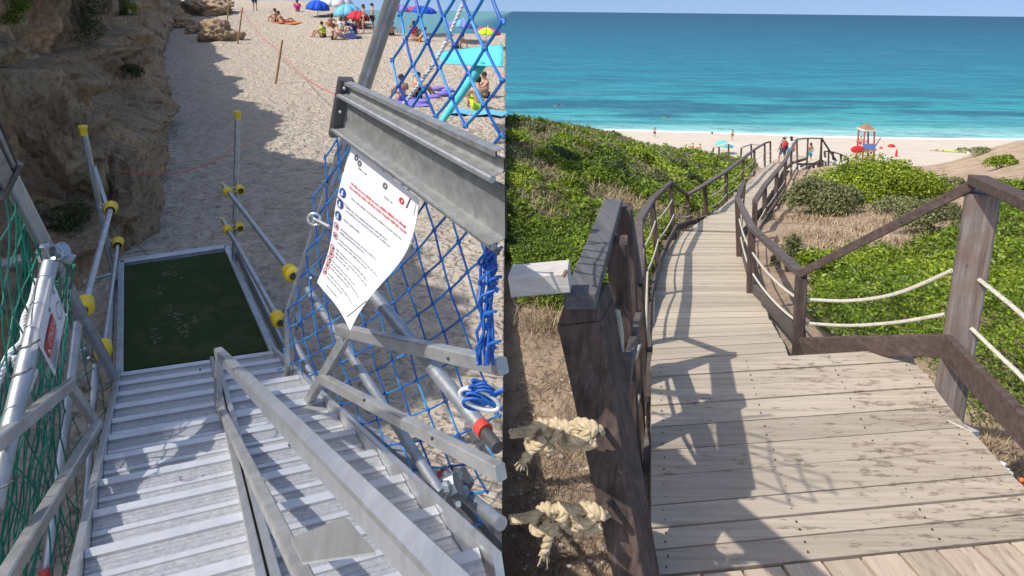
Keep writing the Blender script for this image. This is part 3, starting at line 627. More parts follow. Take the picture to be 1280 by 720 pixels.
cliffbush('cliff_shrub', 'dark green bush growing out of the hollow halfway up the rock ledge', 160, 92, 46, 32, 'leaf_dark', 3000, 3.4)
cliffbush('cliff_shrub', 'bright green tuft at the top left corner of the cliff', 28, 12, 42, 34, 'leaf', 2400, 3.6)
cliffbush('cliff_shrub', 'dark hanging bush near the top of the cliff', 112, 18, 60, 52, 'leaf_dark', 3800, 3.6)
cliffbush('cliff_shrub', 'small green tuft where the cliff meets the top of the picture', 168, 10, 24, 22, 'leaf', 1300, 3.2)
def rock(label, px, py, w, h, dz=0.0, seed=0, group=None, cat='rock', depth=0.8, pt=None):
    p = pt or hitl(px, py); m = bmesh.new(); bmesh.ops.create_icosphere(m, subdivisions=5, radius=1)
    W = w*p.y/F/2; H = h*p.y/F/2
    for v in m.verts:
        q = v.co.copy(); f = 1+0.45*noise.fractal(q*1.3+Vector((seed*7.3, 0, 0)), 0.9, 2.1, 5)+0.10*noise.fractal(q*6+Vector((seed, 3, 0)), .9, 2.1, 3)
        v.co = Vector((q.x*W*f, q.y*W*depth*f, q.z*H*f*1.25))
    me = bpy.data.meshes.new('rock'); m.to_mesh(me); m.free(); me.materials.append(M['rock']); me.polygons.foreach_set('use_smooth', [True]*len(me.polygons))
    o = bpy.data.objects.new('rock', me); COL.objects.link(o); o.location = p+Vector((0, W*depth*.6, H*0.6+dz)); o.rotation_euler.z = seed
    return tag(o, label, cat, group)
rock('large tan boulder leaning against the cliff foot beside the left pole', 150, 305, 82, 120, 0.0, 1.2, depth=0.7)
rock('rough brown boulder at the cliff foot left of the tan boulder', 82, 235, 100, 95, 0.4, 2.7, pt=cliffpt(82, 250))
rock('squat brown rock standing out on the sand beyond the ledge', 268, 52, 48, 26, 0, 3.1)
rock('small dark rock left of the squat brown rock', 240, 42, 22, 10, 0, 4.4)
rock('flat grey rock nearest the ledge among the far rocks', 226, 33, 34, 12, 0, 5.2)
rock('long brown rock at the top of the picture where the sand begins', 250, 18, 70, 22, 0, 6.0)
rock('low brown rock behind the squat brown rock', 205, 30, 40, 22, 0, 7.1)
rock('tiny pale rock between the long rock and the squat rock', 228, 24, 16, 8, 0, 8.1)
rock('small stone at the foot of the cliff ledge', 186, 60, 30, 24, 0, 9.1)
# ================================================================ STAIR AND SCAFFOLD (left)
ZL = -2.6
A1, A2 = P(150, 474, Z=ZL), P(343, 446, Z=ZL)
B1, B2 = P(100, 720, Z=-1.71), P(515, 616, Z=-1.71)
def Ls(s): return A1.lerp(B1, s)
def Rs(s): return A2.lerp(B2, s)
def Cs_(s, off=0.0):
    a, b = Ls(s), Rs(s); return a.lerp(b, lerp(0.60, 0.485, s)+off)
st = thing('metal_stair', 'wide aluminium stair with ribbed treads going down to the green mats', 'stair', tuple(A1.lerp(A2, .5)))
run = (B1-A1).length; step = 0.318/run
def tread(a0, a1, b1, b0, parent):
    """a0-a1 is the upper (near) edge, b0-b1 the lower (far) edge: plate, two raised noses and fine ribs"""
    m = MB(); up = Vector((0, 0, 1))
    m.prism([a0, a1, b1, b0][::-1], 0.028)
    nos = []
    for f0, f1, h in ((0.82, 1.0, .012), (0.40, 0.50, .007), (0.0, 0.06, .005)):
        q = [a0.lerp(b0, f0), a1.lerp(b1, f0), a1.lerp(b1, f1), a0.lerp(b0, f1)]
        k = MB(); k.prism([v+up*h for v in q][::-1], h+0.001); nos.append(k)
    for i in range(6):
        f0 = (.10, .19, .28, .58, .67, .76)[i]; q = [a0.lerp(b0, f0), a1.lerp(b1, f0), a1.lerp(b1, f0+.03), a0.lerp(b0, f0+.03)]
        m.prism([v+up*.0012 for v in q][::-1], .003)
    o = m.build('tread', 'alu_tread', parent)
    for k in nos: k.build('nosing', 'alu_nose', o)
    return o
def treadmat():
    m, nt, b = newmat('worn_tread_aluminium')
    v = mapping(nt, (1, 1, 1)); d = noise_n(nt, v, 7, 6, 0.7); f = noise_n(nt, v, 60, 4)
    c = ramp(nt, [(0.3, (0.34, 0.35, 0.365)), (0.7, (0.50, 0.51, 0.53))], f)
    c = mixc(nt, ramp(nt, [(0.60, (0, 0, 0)), (0.75, (0.75, 0.75, 0.75))], d), c, (0.30, 0.27, 0.24))
    nt.links.new(c, b.inputs['Base Color']); b.inputs['Metallic'].default_value = 0.45; b.inputs['Roughness'].default_value = 0.48
    nt.links.new(bumpn(nt, f, 0.0008), b.inputs['Normal']); return m
M['alu_tread'] = treadmat(); M['alu_nose'] = simple('polished_nosing', (0.62, 0.63, 0.65), 0.35, 0.4, (0.50, 0.51, 0.53), 12)
def seamclip(a, b):
    """shorten a bar so it stops where the stair stops"""
    if b.y < .05 or b.x/b.y > SEAM-0.001:
        t = 0
        for i in range(400):
            q = a.lerp(b, i/400)
            if q.y < .05 or q.x/q.y > SEAM-0.001: break
            t = i/400
        return a.lerp(b, t)
    return b
K = 0
while K*step < 1.32:
    s0 = K*step+0.012; dep = step*(0.93 if K < 4 else (0.80 if K < 6 else 0.72))
    zt = lerp(A1.z, B1.z, s0+step*0.5)
    def lv(p): return Vector((p.x, p.y, zt))
    def cl(a, b): return seamclip(a, b)
    for lo, hi in ((0.012, -0.022), (0.022, -0.012)):
        if lo == 0.012: f = (lambda s: Ls(s).lerp(Rs(s), 0.015), lambda s: Cs_(s, -0.03))
        else: f = (lambda s: Cs_(s, 0.03), lambda s: Ls(s).lerp(Rs(s), 0.985))
        n0, n1, e1, e0 = lv(f[0](s0+dep)), lv(f[1](s0+dep)), lv(f[1](s0)), lv(f[0](s0))
        if n0.x/n0.y > SEAM-.01: continue
        tread(n0, cl(n0, n1), cl(e0, e1), e0, st)
    K += 1
UP = Vector((0, 0, 1))
for fn in (lambda s: Ls(s), lambda s: Cs_(s, -0.017), lambda s: Cs_(s, 0.017), lambda s: Rs(s)):
    m = MB(); q0 = fn(0.01)+UP*0.015; m.bar(q0, seamclip(q0, fn(1.33)+UP*0.015), 0.026, 0.12, bev=.12); m.build('stringer', 'alu', st)
def bar(name, parent, mat, a, b, w, h, up=UP, bev=0.12):
    b = seamclip(a, b); m = MB(); m.bar(a, b, w, h, up, bev); return m.build(name, mat, parent)
# middle handrail
c0 = Cs_(0.285); pt = P(274, 446, Y=c0.y); pt = Vector((c0.x, c0.y, pt.z))
pt = P(274, 444, Y=3.12)
bar('handrail_post', st, 'alu', P(271, 545, Y=3.18), P(274, 447, Y=3.12), 0.034, 0.034)
bar('handrail', st, 'alu', P(273, 440, Y=3.16), P(597, 775, Y=0.60), 0.044, 0.05)
bar('mid_rail', st, 'alu_dull', P(272, 503, Y=3.12), P(398, 760, Y=1.02), 0.034, 0.038)
m = MB(); q = [P(364, 672, Y=1.20), P(432, 646, Y=1.02), P(470, 690, Y=0.90), P(378, 703, Y=1.10)]; m.prism(q, 0.006); m.build('gusset_plate', 'alu', st)
# left handrail of the stair
bar('handrail', st, 'alu_dull', P(88, 480, Y=2.62), P(-30, 574, Y=1.7), 0.045, 0.055)
bar('handrail_post', st, 'alu_dull', P(84, 478, Y=2.62), P(146, 566, Y=2.95), 0.034, 0.04)
bar('mid_rail', st, 'alu_dull', P(122, 532, Y=2.78), P(-12, 755, Y=1.42), 0.045, 0.055)
# right handrail of the stair
bar('handrail', st, 'alu_dull', P(424, 412, Y=2.62), P(650, 463, Y=1.62), 0.04, 0.05)
bar('handrail_post', st, 'alu_dull', P(436, 416, Y=2.62), P(379, 513, Y=3.05), 0.045, 0.045)
bar('mid_rail', st, 'alu_dull', P(404, 474, Y=2.8), P(650, 603, Y=1.55), 0.036, 0.05)
bar('corner_post', st, 'alu', P(343, 452, Y=4.4), P(368, 505, Y=3.55), 0.05, 0.07)
bar('corner_post', st, 'alu', P(146, 478, Y=4.2), P(150, 545, Y=3.5), 0.03, 0.05)
# landing
ld = thing('landing_platform', 'scaffold landing with bare metal edges under the green mats', 'platform', tuple(A1.lerp(P(280, 316, Z=ZL), .5)))
C1, C2 = P(152, 331, Z=ZL), P(283, 312, Z=ZL)
m = MB(); m.prism([A1, A2, C2, C1], 0.06); m.build('deck_plate', 'galv', ld)
for a, b, w in ((C1, C2, 0.11), (A1, C1, 0.05), (A2, C2, 0.06)):
    m = MB(); m.bar(a+UP*0.012, b+UP*0.012, w, 0.07, bev=.1); m.build('edge_frame', 'galv', ld)
for k in range(12):
    a = A1.lerp(A2, (k+.5)/12)+UP*.012; d = (A2-A1).normalized()
    m = MB(); m.tube([a-d*.03, a+d*.03], 0.02, 8); m.build('hinge', 'galv', ld)
bar('side_channel', ld, 'galv', A2+Vector((.08, 0, .05)), C2+Vector((.08, 0, .05)), 0.02, 0.13)
bar('side_channel', ld, 'galv', A1+Vector((-.07, 0, .05)), C1+Vector((-.07, 0, .05)), 0.02, 0.13)
def onmat(u, v, z=0.0): return A1.lerp(A2, u).lerp(C1.lerp(C2, u), v)+UP*(0.004+z)
for lab, u0, u1, uu0, uu1, z in (('wide dark green turf mat on the left of the landing', 0.02, 0.70, 0.02, 0.70, 0.0), ('narrow dark green turf mat on the right of the landing', 0.705, 0.985, 0.705, 0.985, 0.0)):
    m = MB(); m.prism([onmat(u0, .03, .02), onmat(u1, .03, .02), onmat(uu1, .95, .02), onmat(uu0, .955, .02)], 0.018)
    tag(m.build('turf_mat', 'turf'), lab, 'mat')
m = MB()
for x, y, sz in ((217, 340, 8), (208, 342, 4), (201, 362, 7), (217, 392, 9), (221, 398, 7), (191, 412, 5), (194, 421, 7), (225, 410, 8), (233, 413, 5), (243, 401, 4)):
    for q in range(9):
        p = P(x+random.gauss(0, sz*.42), y+random.gauss(0, sz*.55), Z=ZL+0.0262); r = random.uniform(.008, .022); a0 = random.random()*6
        m.add([p+Vector((r*random.uniform(.5, 1.2)*math.cos(a0+a), r*random.uniform(.5, 1.2)*math.sin(a0+a), 0)) for a in (0, .8, 1.6, 2.4, 3.2, 4.0, 4.8, 5.5)], [tuple(range(8))])
tag(m.build('sand_footprint', 'sandprint'), 'sandy footprints trodden across the dark green mats', 'footprints', None, 'stuff')

sc = thing('scaffold_frame', 'grey tube scaffold with yellow capped rails round the stair and landing', 'scaffold', tuple(P(290, 330, Z=-3)))
def tube(name, a, b, r=0.024, mat='galv', parent=None, n=14):
    b = seamclip(a, b); m = MB(); m.tube([a, b], r, n); return m.build(name, mat, parent or sc, smooth=True)
CAPS = [(0, .027), (.012, .034), (.03, .036), (.045, .030), (.055, .038), (.085, .040), (.10, .034), (.104, .022)]
def cap(p, d, s=1.0, parent=None):
    """yellow plastic end sleeve with its mouth closed by a dark disc"""
    d = d.normalized(); m = MB(); pts = [p+d*(z*s-.02*s) for z, r in CAPS]; m.tube(pts, 1, 14, [r*s for z, r in CAPS], cap=False)
    e = pts[-1]; m.tube([e, e-d*.03*s, e-d*.031*s], 1, 14, [.022*s, .020*s, .001])
    o = m.build('yellow_cap', 'yellow', parent or sc, smooth=True)
    k = MB(); k.tube([e-d*.004*s, e+d*.0015*s], .0195*s, 14); k.build('mouth_shade_disc', 'dark', o)  # dark disc over the mouth stands in for the shade inside
    return o
def clamp(p, s=1.0, parent=None):
    m = MB(); m.tube([p+Vector((-.035*s, 0, -.02*s)), p+Vector((.035*s, 0, .02*s))], .030*s, 8); m.bar(p+Vector((-.04*s, -.02*s, .03*s)), p+Vector((.05*s, .02*s, -.03*s)), .03*s, .035*s, bev=.2)
    m.tube([p+Vector((0, -.03*s, -.05*s)), p+Vector((.01*s, -.05*s, .05*s))], .009*s, 6); m.ball(p+Vector((.01*s, -.05*s, .05*s)), .017*s, 6, 4)
    m.tube([p+Vector((.03*s, -.02*s, -.04*s)), p+Vector((.04*s, -.06*s, .01*s))], .008*s, 6)
    return m.build('clamp', 'galv', parent or sc)
def topcap(p, s=1.0):
    m = MB(); m.tube([p+UP*-.05*s, p+UP*.0, p+UP*.012*s, p+UP*.035*s, p+UP*.04*s], 1, 12, [.028*s, .028*s, .037*s, .035*s, .01*s]); m.build('yellow_cap', 'yellow', sc, smooth=True)
# standards
a, b = P(104, 162, Y=5.3), P(148, 372, Y=5.6); tube('standard', a, Vector((b.x, b.y, -3.05)) if b.z < -3 else b, .026); topcap(a, 1.0)
tube('standard', P(143, 345, Y=5.6), Vector((P(152, 390, Y=5.6).x, 5.6, -3.1)), .02, 'dark')
bar('wooden_stay', sc, 'alu_dull', P(118, 208, Y=5.35), P(135, 262, Y=5.3), 0.03, 0.012)
a = P(297, 143, Y=6.1); b = P(287, 330, Y=6.1); tube('standard', a, Vector((b.x, b.y, -3.05)), .025); topcap(a, 1.0)
big0, big1 = P(500, -30, Y=2.42), P(362, 392, Y=3.55)
tube('standard', big0, big1, .031); tube('standard', big1, Vector((big1.x-.12, big1.y+.1, -3.02)), .028)
# rails beside the landing
def rail(x0, y0, Y0, x1, y1, Y1, ext=0.12, r=.021):
    a, b = P(x0, y0, Y=Y0), P(x1, y1, Y=Y1); d = (b-a).normalized(); tube('guard_rail', a-d*ext, b+d*.02, r); return a, b, d
for (x0, y0, Y0, x1, y1, Y1) in ((138, 262, 5.1, 105, 384, 3.42), (147, 306, 5.6, 129, 438, 3.75)):
    a, b, d = rail(x0, y0, Y0, x1, y1, Y1, .02, .022 if y0 < 300 else .016)
    cap(b-d*.07, d, 1.4); clamp(b+Vector((-.10, 0, -.02)), 1.3); cap(a, -d, 1.35); clamp(a+Vector((-.06, .03, 0)), .9)
for (x0, y0, Y0, x1, y1, Y1) in ((284, 238, 5.95, 365, 343, 4.05), (284, 285, 6.05, 349, 401, 4.35)):
    a, b, d = rail(x0, y0, Y0, x1, y1, Y1, .22)
    cap(b-d*.08, d, 1.4); clamp(b+Vector((.10, 0, 0)), 1.4); cap(a+Vector((.0, 0, 0)), d, 1.15); cap(a+Vector((.13, 0, .0)), -d, 1.15); clamp(a+Vector((.07, 0, 0)), .8)
    m = MB(); e = a-d*.22; m.tube([e, e-d*.03], .026, 10); m.build('yellow_cap', 'yellow', sc, smooth=True)
# tubes on the right under the blue net
tube('guard_rail', P(385, 362, Y=3.6), P(552, 618, Y=2.0), .022)
tube('guard_rail', P(360, 412, Y=4.0), P(430, 545, Y=3.0), .018)
tube('brace', P(463, 364, Y=2.55), P(600, 532, Y=1.75), .026)
tube('tube_tape', P(600, 532, Y=1.75), P(607, 540, Y=1.72), .0268, 'redtape'); tube('brace', P(607, 541, Y=1.72), P(622, 560, Y=1.65), .02, 'dark')
tube('guard_rail', P(360, 470, Y=4.1), P(545, 596, Y=2.4), .028)
tube('guard_rail', P(562, 604, Y=2.3), P(640, 665, Y=1.9), .026)
tube('end_sleeve', P(552, 592, Y=2.3), P(566, 605, Y=2.25), .0285, 'redtape')
clamp(P(556, 612, Y=2.1), 1.5); clamp(P(570, 600, Y=2.2), 1.2, sc); tube('standard', P(556, 615, Y=2.3), P(590, 735, Y=2.3), .024, 'galv')
tube('guard_rail', P(500, 545, Y=2.9), P(640, 700, Y=2.3), .014, 'dark')
# tubes on the left
tube('guard_rail', P(-10, 180, Y=2.2), P(66, 325, Y=2.75), .030); tube('guard_rail', P(66, 325, Y=2.75), P(143, 472, Y=3.6), .028)
tube('standard', P(62, 330, Y=2.6), P(-12, 640, Y=1.75), .033)
tube('standard', P(97, 402, Y=3.1), P(56, 740, Y=2.5), .027)
tube('standard', P(119, 455, Y=3.5), P(103, 700, Y=3.0), .022)
tube('transom', P(-12, 335, Y=2.9), P(34, 322, Y=2.9), .027)
tube('transom', P(105, 352, Y=5.0), P(142, 342, Y=5.4), .014)
tube('tube_tape', P(58, 712, Y=2.52), P(56.5, 722, Y=2.5), .0285, 'redtape')
clamp(P(68, 318, Y=2.68), 1.3)
m = MB(); c = P(69, 316, Y=2.62); m.tube([c+Vector((.035*math.cos(t), 0, .035*math.sin(t))) for t in np.linspace(0, 6.283, 17)], .006, 6); m.build('ring', 'galv', sc)
m = MB(); c = P(393, 274, Y=2.95); m.tube([c+Vector((.034*math.cos(t), 0, .03*math.sin(t))) for t in np.linspace(0, 6.283, 17)], .006, 6)
for t in (0, 2.1, 4.2): m.tube([c, c+Vector((.034*math.cos(t), 0, .03*math.sin(t)))], .004, 5)
m.tube([c, P(412, 284, Y=2.85)], .01, 6); m.build('ring', 'alu', sc)
for x, y, Y in ((38, 428, 2.1), (28, 463, 2.0), (407, 224, 3.0), (10, 600, 1.8)):
    m = MB(); c = P(x, y, Y=Y); m.tube([c+Vector((.037*math.cos(t), -.037*abs(math.sin(t)), .012*math.cos(t))) for t in np.linspace(0, 6.283, 15)], .0035, 5); m.build('cable_tie', 'dark', sc)

# metal toe boards
def ridged(name, label, a0, a1, b0, b1, cat):
    """plate from end a (top a0, bottom a1) to end b, with rolled ribs"""
    t = thing(name, label, cat, tuple(a1)); d = (b0-a0).normalized(); n0 = (a0-a1).cross(d).normalized(); 
    if n0.y > 0: n0 = -n0
    prof = [(0, .0), (0.02, .018), (.07, .018), (.085, .0), (.19, .0), (.215, .004), (.25, .030), (.285, .032), (.31, .010), (.335, -.002), (.84, -.002), (.865, .012), (.89, .034), (.93, .032), (.95, .008), (.965, .012), (1.0, .014)]
    m = MB(); n = len(prof); vs = []
    for e0, e1, sc_ in ((a0, a1, 1.0), (b0, b1, 1.0)): vs += [e0.lerp(e1, v)+n0*o*1.15 for v, o in prof]
    vs += [v-n0*.004 for v in vs[:n]]+[v-n0*.004 for v in vs[n:2*n]]
    m.add(vs, [(i, i+1, n+i+1, n+i) for i in range(n-1)]+[(2*n+i, 3*n+i, 3*n+i+1, 2*n+i+1) for i in range(n-1)]+[(0, n, 3*n, 2*n), (n-1, 3*n-1, 4*n-1, 2*n-1)])
    m.build('ribbed_panel', 'plate', t)
    for v in (.268, .912):
        m = MB(); m.tube([a0.lerp(a1, v)+n0*.028, b0.lerp(b1, v)+n0*.028], 1, 10, [.0085, .0085]); m.build('rolled_rib', 'alu', t, smooth=True)  # rib crests in a brighter metal stand in for sun catching them
    m = MB(); m.bar(a0+n0*.01+(a0-a1)*.03-d*.008, a1+n0*.01-(a0-a1)*.03-d*.008, .03, .05, up=n0, bev=.1); m.build('end_bracket', 'dark', t)
    for v in (.12, .55):
        p = a0.lerp(a1, v)+d*.02+n0*.02; m = MB(); m.ball(p, .007, 6, 4); m.build('rivet', 'galv', t)
    return t
ridged('toe_board', 'ribbed grey metal board fixed across the leaning pole above the notice', P(437, 101, Y=2.10), P(425, 168, Y=2.16), P(630, 186, Y=1.25), P(630, 318, Y=1.31), 'metal board')
ridged('toe_board', 'short end of a ribbed metal board at the left edge of the stair', P(21, 204, Y=2.1), P(2, 244, Y=2.1), P(-40, 60, Y=1.6), P(-70, 130, Y=1.6), 'metal board')

# ---------------------------------------------------------------- nets, cords, notices
def bil(q, u, v): return q[0].lerp(q[1], u).lerp(q[3].lerp(q[2], u), v)
def netting(name, label, quad, nu, nv, r, mats, sag=0.02, amp=.44, skew=0.0, jitter=.10, clip=None, cat='safety net'):
    t = thing(name, label, cat, tuple(bil(quad, .5, 1)))
    for mi, mat in enumerate(mats):
        m = MB()
        for i in range(mi, nu+1, len(mats)):
            run_ = []; 
            def flush():
                if len(run_) > 1:
                    pts = []
                    for a, b in zip(run_[:-1], run_[1:]): pts += [a, a.lerp(b, .5)+Vector((0, random.uniform(-.004, .004), -.002))]
                    m.tube(pts+[run_[-1]], r, 6, cap=False)
            for j in range(nv+1):
                for e in (0, 1):
                    uu = (i+(amp if (i+j) % 2 else -amp)+jitter*math.sin(i*12.9+j*7.7)*.5)/nu; vv = (j+e*.16+jitter*math.cos(i*5.1+j*3.3)*.4)/nv; uu += skew*vv
                    if not (0 <= uu <= 1 and 0 <= vv <= 1) or (clip and not clip(uu, vv)):
                        flush(); run_ = []; continue
                    p = bil(quad, uu, vv); p.y += sag*math.sin(uu*9+vv*5)+sag*.5*math.sin(vv*17)
                    if p.x/p.y > SEAM-.002: flush(); run_ = []; continue
                    run_.append(p)
            flush()
        if m.v: m.build('mesh_cord', mat, t, smooth=True)
    # knots where neighbouring cords meet
    m = MB()
    for i in range(nu+1):
        for j in range(nv+1):
            if (i+j) % 2:
                uu = (i+.5)/nu+skew*(j+.08)/nv; vv = (j+.08)/nv
                if 0 <= uu <= 1 and 0 <= vv <= 1 and not (clip and not clip(uu, vv)):
                    p = bil(quad, uu, vv); p.y += sag*math.sin(uu*9+vv*5)+sag*.5*math.sin(vv*17)
                    if p.x/p.y < SEAM-.004: m.ball(p, r*1.75, 6, 4)
    if m.v: tag(m.build('knot', mats[0], t, smooth=True), kind='stuff')
    return t
netting('safety_net', 'blue rope net above the ribbed metal board', [P(498, -14, Y=2.35), P(640, -16, Y=1.7), P(640, 205, Y=1.75), P(472, 150, Y=2.55)], 9, 6, .0052, ['blue_cord', 'lblue_cord'], .015, .40)
netting('safety_net', 'blue rope net hanging below the metal board and behind the notice', [P(408, 168, Y=2.85), P(640, 262, Y=1.85), P(640, 735, Y=2.0), P(340, 470, Y=3.9)], 19, 16, .0044, ['blue_cord', 'lblue_cord'], .02, .42, -0.12)
netting('safety_net', 'dark green net bunched along the left side of the stair', [P(-12, 176, Y=2.25), P(66, 322, Y=2.85), P(112, 735, Y=2.5), P(-12, 735, Y=1.75)], 10, 13, .0034, ['green_cord'], .03, .42)
netting('safety_net', 'dark green net stretched beside the left stringer below the handrail', [P(60, 330, Y=2.95), P(148, 480, Y=3.9), P(104, 735, Y=3.0), P(30, 735, Y=2.7)], 10, 14, .0030, ['green_cord'], .02, .42)
# folds of bunched green net
t = thing('net_bundle', 'bunched folds of green net hanging from the left tube', 'net', tuple(P(30, 600, Y=2)))
for k in range(26):
    m = MB(); x0 = random.uniform(5, 75); pts = []
    for v in np.linspace(0, 1, 12):
        pts.append(P(x0+20-55*v+random.gauss(0, 2.2), 330+410*v, Y=lerp(2.8, 2.0, v)+random.gauss(0, .02)))
    m.tube(pts, .0034, 5, cap=False); m.build('net_strand', 'green_cord', t, smooth=True)
for k in range(16):
    m = MB(); x0 = random.uniform(0, 38); pts = [P(x0*(1-v)+random.uniform(30, 44)*v*1.0+random.gauss(0, 1), 200+x0*1.6+v*120, Y=2.55+.2*v+random.gauss(0, .015)) for v in np.linspace(0, 1, 7)]
    m.tube(pts, .0034, 5, cap=False); m.build('net_strand', 'green_cord', t, smooth=True)
def strandrope(m, pts, r, pitch=0.09, strands=3, seg=None):
    """laid rope: strands wound round a smooth centre line"""
    pts = [Vector(p) for p in pts]; fine = []
    for i in range(len(pts)-1):
        p0, p1, p2, p3 = pts[max(i-1, 0)], pts[i], pts[i+1], pts[min(i+2, len(pts)-1)]
        n = max(3, int((p2-p1).length/(pitch/7)))
        for k in range(n):
            t = k/n; fine.append(0.5*((2*p1)+(p2-p0)*t+(2*p0-5*p1+4*p2-p3)*t*t+(3*p1-p0-3*p2+p3)*t**3))
    fine.append(pts[-1]); s = 0; x = None; cur = [[] for _ in range(strands)]
    for i, p in enumerate(fine):
        d = (fine[min(i+1, len(fine)-1)]-fine[max(i-1, 0)]).normalized()
        if x is None: x = d.orthogonal().normalized()
        else:
            x = x-d*x.dot(d); x = x.normalized() if x.length > 1e-6 else d.orthogonal().normalized()
        y = d.cross(x); s += (p-fine[i-1]).length if i else 0
        for k in range(strands):
            a = 2*math.pi*(s/pitch+k/strands); cur[k].append(p+(x*math.cos(a)+y*math.sin(a))*r*.52)
    for c in cur: m.tube(c, r*.56, 7)
    return m
m = MB(); strandrope(m, [P(586, -12, Y=2.3), P(548, 70, Y=2.35), P(505, 130, Y=2.45), P(470, 178, Y=2.55), P(430, 235, Y=2.8), P(420, 262, Y=2.9)], .0075, .05)
tag(m.build('white_rope', 'white_cord', smooth=True), 'thin white rope slanting behind the blue net above the metal board', 'rope')
m = MB(); pts = [P(46, 350, Y=2.62), P(40, 375, Y=2.5), P(30, 400, Y=2.4), P(29, 425, Y=2.3), P(10, 445, Y=2.2), P(-2, 478, Y=2.15), P(-14, 500, Y=2.1)]
strandrope(m, pts, .013, .06); strandrope(m, [P(18, 445, Y=2.2), P(20, 460, Y=2.2), P(34, 470, Y=2.2), P(44, 464, Y=2.2), P(30, 500, Y=2.15), P(8, 540, Y=2.1), P(-12, 590, Y=2)], .010, .06)
tag(m.build('white_rope', 'white_cord', smooth=True), 'thick white rope tangled in the green net behind the left tube', 'rope')
m = MB()
for k in range(10):
    x0 = random.uniform(604, 623); pts = []
    for v in np.linspace(0, 1, 9): pts.append(P(min(x0+random.gauss(0, 3), 628)-8*v, 296+v*160, Y=1.66+random.gauss(0, .012)))
    m.tube(pts, .0048, 6)
for k in range(7):
    c = P(random.uniform(603, 620), random.uniform(312, 440), Y=1.64); e = random.uniform(.5, 1.3); m.tube([c+Vector((.016*e*math.cos(t)+.01*math.sin(2*t), -.01*math.sin(t), .026*e*math.sin(t+e))) for t in np.linspace(random.random(), 4.5+random.random()*2, 13)], .0045, 6)
for k in range(9):
    c = P(random.uniform(588, 622), random.uniform(478, 510), Y=1.58); m.tube([c+Vector((.03*math.cos(t+k), -.01*math.sin(t), .025*math.sin(t))) for t in np.linspace(0, 6.283, 13)], .0052, 6)
tag(m.build('rope_bundle', 'blue_cord', smooth=True), 'bundle of knotted blue rope at the lower right end of the metal board', 'rope')
m = MB(); c = P(600, 494, Y=1.6); m.tube([c+Vector((.055*math.cos(t), -.02, .028*math.sin(t)-.02*math.cos(t))) for t in np.linspace(0, 6.283, 25)], .0065, 8)
tag(m.build('white_ring', 'white_cord', smooth=True), 'white cord loop tied round the sunlit diagonal tube', 'cord')

def sheet(name, label, quad, cat, wave=0.02, nu=16, nv=24, off=Vector((0, -1, 0))):
    t = thing(name, label, cat, tuple(bil(quad, .5, 1)))
    off = (quad[1]-quad[0]).cross(quad[3]-quad[0]).normalized()
    if off.dot(bil(quad, .5, .5)) > 0: off = -off
    bow = (quad[1]-quad[0])*(.13 if name == 'notice' else 0)
    def S_(u, v, o=0.0): return bil(quad, u, v)+bow*(u*u*(1-v)*math.sin(5.0*v))+off*(wave*math.sin(v*6.5+u*1.6)*(.3+.7*v)+wave*.6*math.sin(u*4.5+v*2)*v+o)
    m = MB()
    for side, o in ((0, 0.0), (1, -.0015)):
        vs = [S_(i/nu, j/nv, o) for j in range(nv+1) for i in range(nu+1)]
        m.add(vs, [(j*(nu+1)+i, j*(nu+1)+i+1, (j+1)*(nu+1)+i+1, (j+1)*(nu+1)+i) for j in range(nv) for i in range(nu)])
    m.build('sheet', 'paper', t, smooth=True)
    return t, S_
def strip(m, S_, u0, u1, v0, v1, o=.0025, n=2):
    for k in range(n):
        a, b = lerp(u0, u1, k/n), lerp(u0, u1, (k+1)/n); m.add([S_(a, v0, o), S_(b, v0, o), S_(b, v1, o), S_(a, v1, o)], [(0, 1, 2, 3)])
def words(m, S_, u0, u1, v, h, o=.0025):
    u = u0
    while u < u1:
        k = random.randint(2, 8)
        for c in range(k):
            wd = random.uniform(.005, .009)
            if u+wd > u1: break
            vv = v-random.choice([0, 0, h*.35]); m.add([S_(u, vv, o), S_(u+wd, vv, o), S_(u+wd, v+h*random.uniform(.75, 1.1), o), S_(u, v+h*random.uniform(.75, 1.1), o)], [(0, 1, 2, 3)]); u += wd+.0035
        u += .013
def disc(m, S_, u, v, ru, rv, o=.003, r0=0.0, n=22):
    if r0 == 0: m.add([S_(u+ru*math.cos(t), v+rv*math.sin(t), o) for t in np.linspace(0, 6.283, n, endpoint=False)], [tuple(range(n))])
    else:
        vs = [S_(u+ru*k*math.cos(t), v+rv*k*math.sin(t), o) for k in (1, r0) for t in np.linspace(0, 6.283, n, endpoint=False)]
        m.add(vs, [(i, (i+1) % n, n+(i+1) % n, n+i) for i in range(n)])
qp = [P(439, 183, Y=2.16), P(526, 249, Y=1.75), P(444, 412, Y=1.95), P(400, 352, Y=2.35)]
po, Sp = sheet('notice', 'long curling white notice with blue and red pictograms tied to the blue net', qp, 'notice', .016)
mr, mk_, mb_, mw = MB(), MB(), MB(), MB()
for k, v in enumerate((.185, .212)): words(mr, Sp, .17, .94, v, .013)
words(mk_, Sp, .20, .34, .075, .010); words(mk_, Sp, .62, .74, .115, .008)
for (u, v) in ((.13, .035), (.20, .05), (.60, .06), (.82, .07)): disc(mk_ if u < .7 else mr, Sp, u, v, .028, .018, r0=.45)
lines = [(.24, .92, .27), (.20, .80, .345), (.20, .84, .37), (.19, .46, .44), (.17, .78, .52), (.17, .60, .545), (.17, .90, .60), (.17, .72, .625), (.16, .84, .68), (.16, .88, .705), (.16, .50, .73), (.15, .70, .775), (.15, .86, .80), (.15, .62, .825), (.15, .8, .87), (.15, .55, .895), (.2, .5, .945)]
for u0, u1, v in lines: words(mk_, Sp, u0, u1, v, .0085)
